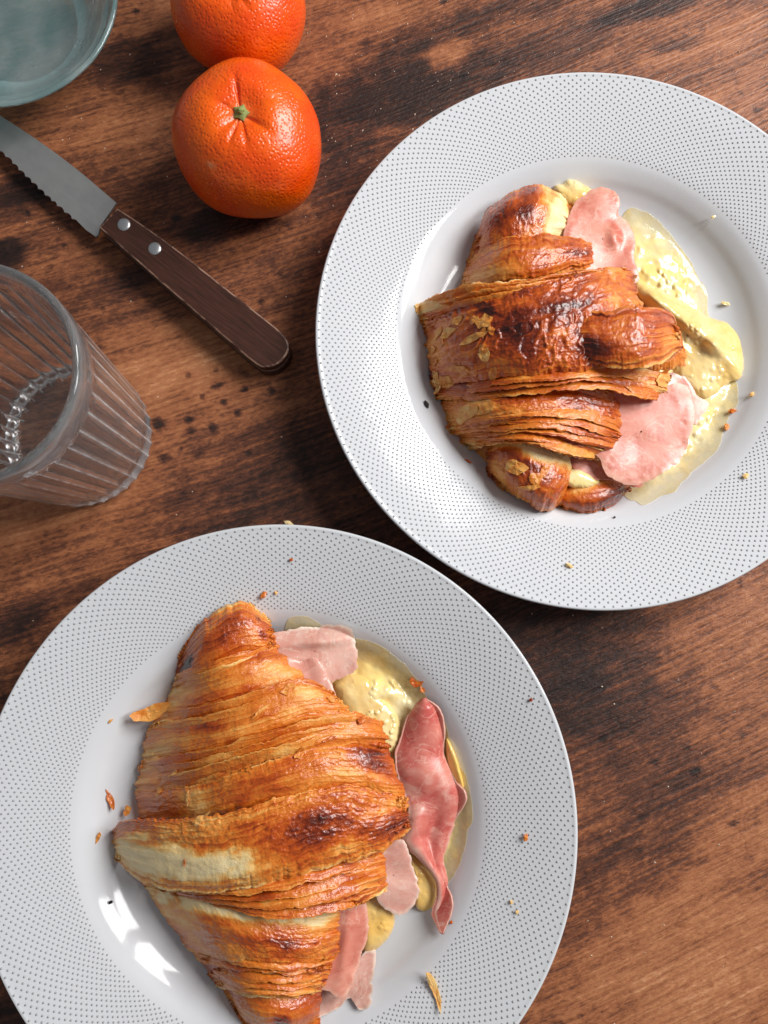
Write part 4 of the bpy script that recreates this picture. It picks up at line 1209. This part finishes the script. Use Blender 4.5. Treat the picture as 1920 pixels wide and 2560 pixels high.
# ------------------------------------------------------------------ fluted tumbler
def make_tumbler():
    b = at(214, 1098, 0.0)
    Hh, rb, rt = 0.114, 0.0358, 0.0432
    def outer(z):
        return rb + (rt - rb) * (z / Hh) ** 0.95
    prof = [(0.004, 0.0022), (0.022, 0.0018), (0.0285, 0.0006), (rb - 0.0032, 0.0), (rb - 0.0014, 0.0006), (rb - 0.0003, 0.0022)]
    zs = np.linspace(0.004, 0.098, 26)
    prof += [(outer(z), z) for z in zs]
    prof += [(outer(0.0995) + 0.0002, 0.0995), (outer(0.101) + 0.0003, 0.101), (outer(0.106) + 0.0004, 0.106), (outer(0.111) + 0.0002, 0.111),
             (rt - 0.0002, 0.1130), (rt - 0.0012, 0.1140), (rt - 0.0026, 0.1138), (rt - 0.0034, 0.1126), (rt - 0.0037, 0.110), (rt - 0.0042, 0.104)]
    prof += [(outer(z) - 0.0034, z) for z in np.linspace(0.098, 0.016, 18)]
    prof += [(rb - 0.0045, 0.0125), (rb - 0.0075, 0.0102), (rb - 0.013, 0.0090), (0.012, 0.0086), (0.004, 0.0085)]
    prof = np.array(prof)
    k0, k1 = 4, 4 + 2 + len(zs)
    NF = 34
    n = NF * 10
    th = np.linspace(0, 2 * math.pi, n, endpoint=False)
    V = revolve(prof, n)
    fl = np.abs(np.cos(NF * th / 2))
    glass_sheen = np.full(V.shape[:2], 0.03)
    for i in range(4, 6 + len(zs)):
        glass_sheen[i] = 0.03 + 0.40 * np.clip(1 - fl / 0.45, 0, 1) ** 1.5  # ribs paled to imitate the light they catch
        z = prof[i, 1]
        amt = 0.0008 * sstep(0.000, 0.004, z) * (1 - sstep(0.095, 0.0995, z)) + 0.0004 * (z < 0.003)
        r = prof[i, 0] - amt * fl
        V[i, :, 0] = r * np.cos(th); V[i, :, 1] = r * np.sin(th)
    for i in range(6 + len(zs), 6 + len(zs) + 10):
        glass_sheen[i] = 0.08
    me = mesh_np('tumbler', np.vstack([V.reshape(-1, 3), [[0, 0, 0.0022], [0, 0, 0.0085]]]),
                 [grid_faces(len(prof), n, True)[:, ::-1],
                  np.stack([np.full(n, len(prof) * n), np.roll(np.arange(n), -1), np.arange(n)], -1),
                  np.stack([np.full(n, len(prof) * n + 1), (len(prof) - 1) * n + np.arange(n), (len(prof) - 1) * n + np.roll(np.arange(n), -1)], -1)], {'glass_sheen': np.r_[glass_sheen.ravel(), 0.03, 0.03]})
    o = link('drinking_glass', me, M_GLASS)
    o.location = (b[0], b[1], 0.0002)
    return tag(o, 'empty clear glass with vertical flutes and thick rim at the left edge', 'glass')
make_tumbler()

# ------------------------------------------------------------------ teal glass bowl in the corner
def make_bowl():
    zr = 0.030
    c = at(1, -6, zr); e = at(196, 186, zr)
    R = float(np.hypot(e[0] - c[0], e[1] - c[1]))
    prof = [(0.003, 0.0004), (0.40 * R, 0.0004), (0.46 * R, 0.0), (0.50 * R, 0.0006), (0.55 * R, 0.003), (0.66 * R, 0.011), (0.80 * R, 0.020), (0.94 * R, 0.0268),
            (R, 0.0285), (R - 0.0006, 0.0297), (R - 0.0018, zr), (R - 0.0032, 0.0294), (R - 0.0042, 0.0275), (0.86 * R, 0.0255), (0.72 * R, 0.0180), (0.58 * R, 0.0110),
            (0.4 * R, 0.0076), (0.003, 0.0068)]
    prof = spline(prof, n=80)
    n = 160
    th = np.linspace(0, 2 * math.pi, n, endpoint=False)
    V = revolve(prof, n)
    V[..., 2] += 0.0006 * (fbm(V[..., 0] * 90 + 9, V[..., 1] * 90 + 9, 3, 4) - .5) * (V[..., 2] > 0.004)
    me = mesh_np('bowl', np.vstack([V.reshape(-1, 3), [[0, 0, prof[0, 1]], [0, 0, prof[-1, 1]]]]),
                 [grid_faces(len(prof), n, True)[:, ::-1],
                  np.stack([np.full(n, len(prof) * n), np.roll(np.arange(n), -1), np.arange(n)], -1),
                  np.stack([np.full(n, len(prof) * n + 1), (len(prof) - 1) * n + np.arange(n), (len(prof) - 1) * n + np.roll(np.arange(n), -1)], -1)])
    o = link('glass_bowl', me, M_TEAL)
    o.location = (c[0], c[1], 0.0003)
    return tag(o, 'thick teal tinted recycled glass bowl cut off by the top left corner', 'bowl')
make_bowl()

# ------------------------------------------------------------------ crumbs
def crumb(px, py, size, label, mat=None, brown=0.5, stretch=1.0, ang=0.0, seed=1, on=None):
    z = 0.0
    for c in (P1C, P2C):
        for _ in range(3):
            w = at(px, py, z); r = math.hypot(w[0] - c[0], w[1] - c[1])
            if r < R_PLATE:
                z = float(plate_z(r)) + 0.0005
    w = at(px, py, z)
    bm = bmesh.new()
    bmesh.ops.create_icosphere(bm, subdivisions=2, radius=1.0)
    rs = random.Random(seed)
    ox = rs.random() * 50
    from mathutils import noise as mn
    for v in bm.verts:
        k = 0.65 + 0.7 * (mn.noise(v.co * 1.3 + Vector((ox, 0, 0))) + 0.3)
        v.co = Vector((v.co.x * k * stretch, v.co.y * k / math.sqrt(stretch), v.co.z * k * 0.5))
    me = bpy.data.meshes.new('crumb')
    mz = min(v.co.z for v in bm.verts)
    for v in bm.verts:
        v.co = Vector((v.co.x, v.co.y, v.co.z - mz)) * size * 0.8
    bm.to_mesh(me); bm.free()
    a = me.attributes.new('brown', 'FLOAT', 'POINT')
    a.data.foreach_set('value', np.full(len(me.vertices), brown, np.float32))
    o = link('crumb', me, mat or M_CRUST)
    o.location = (w[0], w[1], z)
    o.rotation_euler = (0, 0, ang)
    return tag(o, label, 'crumb', 'crumbs')
CR = [(722, 1310, .0022, 'pale flake on the table against the top edge of the lower left plate', None, .08, 1.6, -.5),
      (660, 1486, .0020, 'brown crumb on the dotted rim just above the tip of the striped croissant', None, .5, 1.3, 1.2),
      (690, 1482, .0011, 'tiny pale crumb right of the brown crumb above the striped croissant', None, .25, 1.0, 0),
      (728, 1400, .0011, 'brown speck of crust near the uppermost edge of the lower left plate', None, .6, 1.2, .4),
      (1327, 1750, .0011, 'reddish brown speck on the upper right rim of the lower left plate', None, .75, 1.2, 1.0),
      (1313, 2092, .0017, 'golden crumb at the middle of the right rim of the lower left plate', None, .45, 1.4, 1.4),
      (1278, 2255, .0010, "upper of two pale crumbs low on the lower left plate's right rim", None, .2, 1.2, 1.2),
      (1293, 2280, .0010, "lower of two pale crumbs low on the lower left plate's right rim", None, .2, 1.2, 1.3),
      (1128, 2305, .0010, 'brown dot of crust beside the pointed end of the rolled ham strip', None, .6, 1.0, 0),
      (277, 1802, .0010, 'tiny tan crumb alone on the left side of the lower left plate well', None, .3, 1.8, .6),
      (277, 2255, .0011, 'dark speck in the upper window reflection on the lower left plate', M_CHAR, .9, 1.3, .5),
      (1066, 1011, .0017, 'black charred flake left of the brown-topped croissant', M_CHAR, .9, 1.6, 1.9),
      (1170, 1153, .0012, 'thin brown shaving below left of the brown-topped croissant', None, .6, 2.4, -.5),
      (1423, 1414, .0017, 'pale crumb on the bottom rim of the upper right plate', None, .16, 1.4, -.6),
      (1878, 986, .0016, 'tan crumb right of the cheese on the upper right plate', None, .25, 1.3, .5),
      (1863, 1190, .0018, 'pale crumb on the dotted lower right rim of the upper right plate', None, .2, 1.2, .8),
      (1783, 543, .0012, 'small white fleck on the well wall of the upper right plate, upper right', M_CHEESEP, .1, 1.4, 0),
      (1812, 760, .0018, 'milky drop of cheese right of the folded cheese slab', M_CHEESEP, .1, 1.8, -.2),
      (1536, 1293, .0008, 'black pinpoint crumb at the bottom of the upper right plate well', M_CHAR, .9, 1.0, 0),
      (1830, 1028, .0022, 'brown bit of crust in the cheese puddle edge of the upper right plate', None, .5, 1.5, .2),
      (1815, 1068, .0020, 'tan bit of crust lower in the cheese puddle edge of the upper right plate', None, .4, 1.3, 1.0)]
for k, a in enumerate(CR):
    crumb(a[0], a[1], a[2], a[3], a[4], a[5], a[6], a[7], seed=k)

def loose_flake(px, py, z, lx, ly, ang, label, seed, brown, curl=0.6):
    z = float(ground(np.array(float(px)), np.array(float(py)))) + 0.0012 if seed < 304 else z
    me = flake_mesh(px, py, z, lx, ly, ang, curl, seed, brown)
    o = link('crust_flake', me, M_CRUST)
    md = o.modifiers.new('thickness', 'SOLIDIFY'); md.thickness = 0.0004; md.offset = 1
    return tag(o, label, 'flake', 'loose crust flakes')
loose_flake(1083, 2470, 0.019, 0.0185, 0.0042, -1.25, 'long curved straw coloured crust shaving low on the lower left plate rim', 301, .22, 0.5)
loose_flake(278, 1998, 0.0095, 0.0150, 0.0034, -1.0, 'pointed brown crust sliver left of the pale patch of the striped croissant', 302, .5)
loose_flake(247, 2092, 0.0095, 0.0070, 0.0026, 1.3, 'short tan crust sliver left of the corner of the striped croissant', 303, .35)
loose_flake(1036, 1704, 0.0165, 0.0085, 0.0070, .4, 'browned cheese crust flake at the upper edge of the lower left cheese puddle', 304, .55)
loose_flake(1060, 1718, 0.0165, 0.0060, 0.0050, 1.2, 'smaller browned crust flake beside the one on the lower left cheese puddle', 305, .55)

# fine pale dust of crumbs over the far end of the table, far too many to count
def make_dust():
    rs = np.random.RandomState(11)
    vv, ff = [], []
    base = np.array([(1, 0, 0), (-.5, .8, 0), (-.5, -.8, 0), (.1, .1, .7)], float)
    tri = np.array([(0, 1, 3), (1, 2, 3), (2, 0, 3), (0, 2, 1)])
    k = 0
    while k < 330:
        px, py = rs.uniform(0, 1920), rs.uniform(0, 2560)
        if py > 700 and rs.rand() < 0.80:
            continue
        if px < 800 and rs.rand() < 0.65:
            continue
        if py > 350 and rs.rand() < 0.4:
            continue
        w = at(px, py, 0.0)
        if any(math.hypot(w[0] - c[0], w[1] - c[1]) < R_PLATE * 0.9 for c in (P1C, P2C)):
            continue
        s = rs.uniform(0.00024, 0.00062) * (1.7 if rs.rand() < 0.10 else 1)
        a = rs.uniform(0, 6.28)
        B = base * s
        B = np.stack([B[:, 0] * math.cos(a) - B[:, 1] * math.sin(a), B[:, 0] * math.sin(a) + B[:, 1] * math.cos(a), B[:, 2]], -1)
        vv.append(B + np.array([w[0], w[1], 0.00004])); ff.append(tri + 4 * k)
        k += 1
    me = mesh_np('crumb_dust', np.vstack(vv), np.vstack(ff), smooth=False)
    o = link('crumb_dust', me, M_DUST, kind='stuff')
    o['label'] = 'fine pale crumb dust scattered over the dark table'
    o['category'] = 'crumbs'
make_dust()
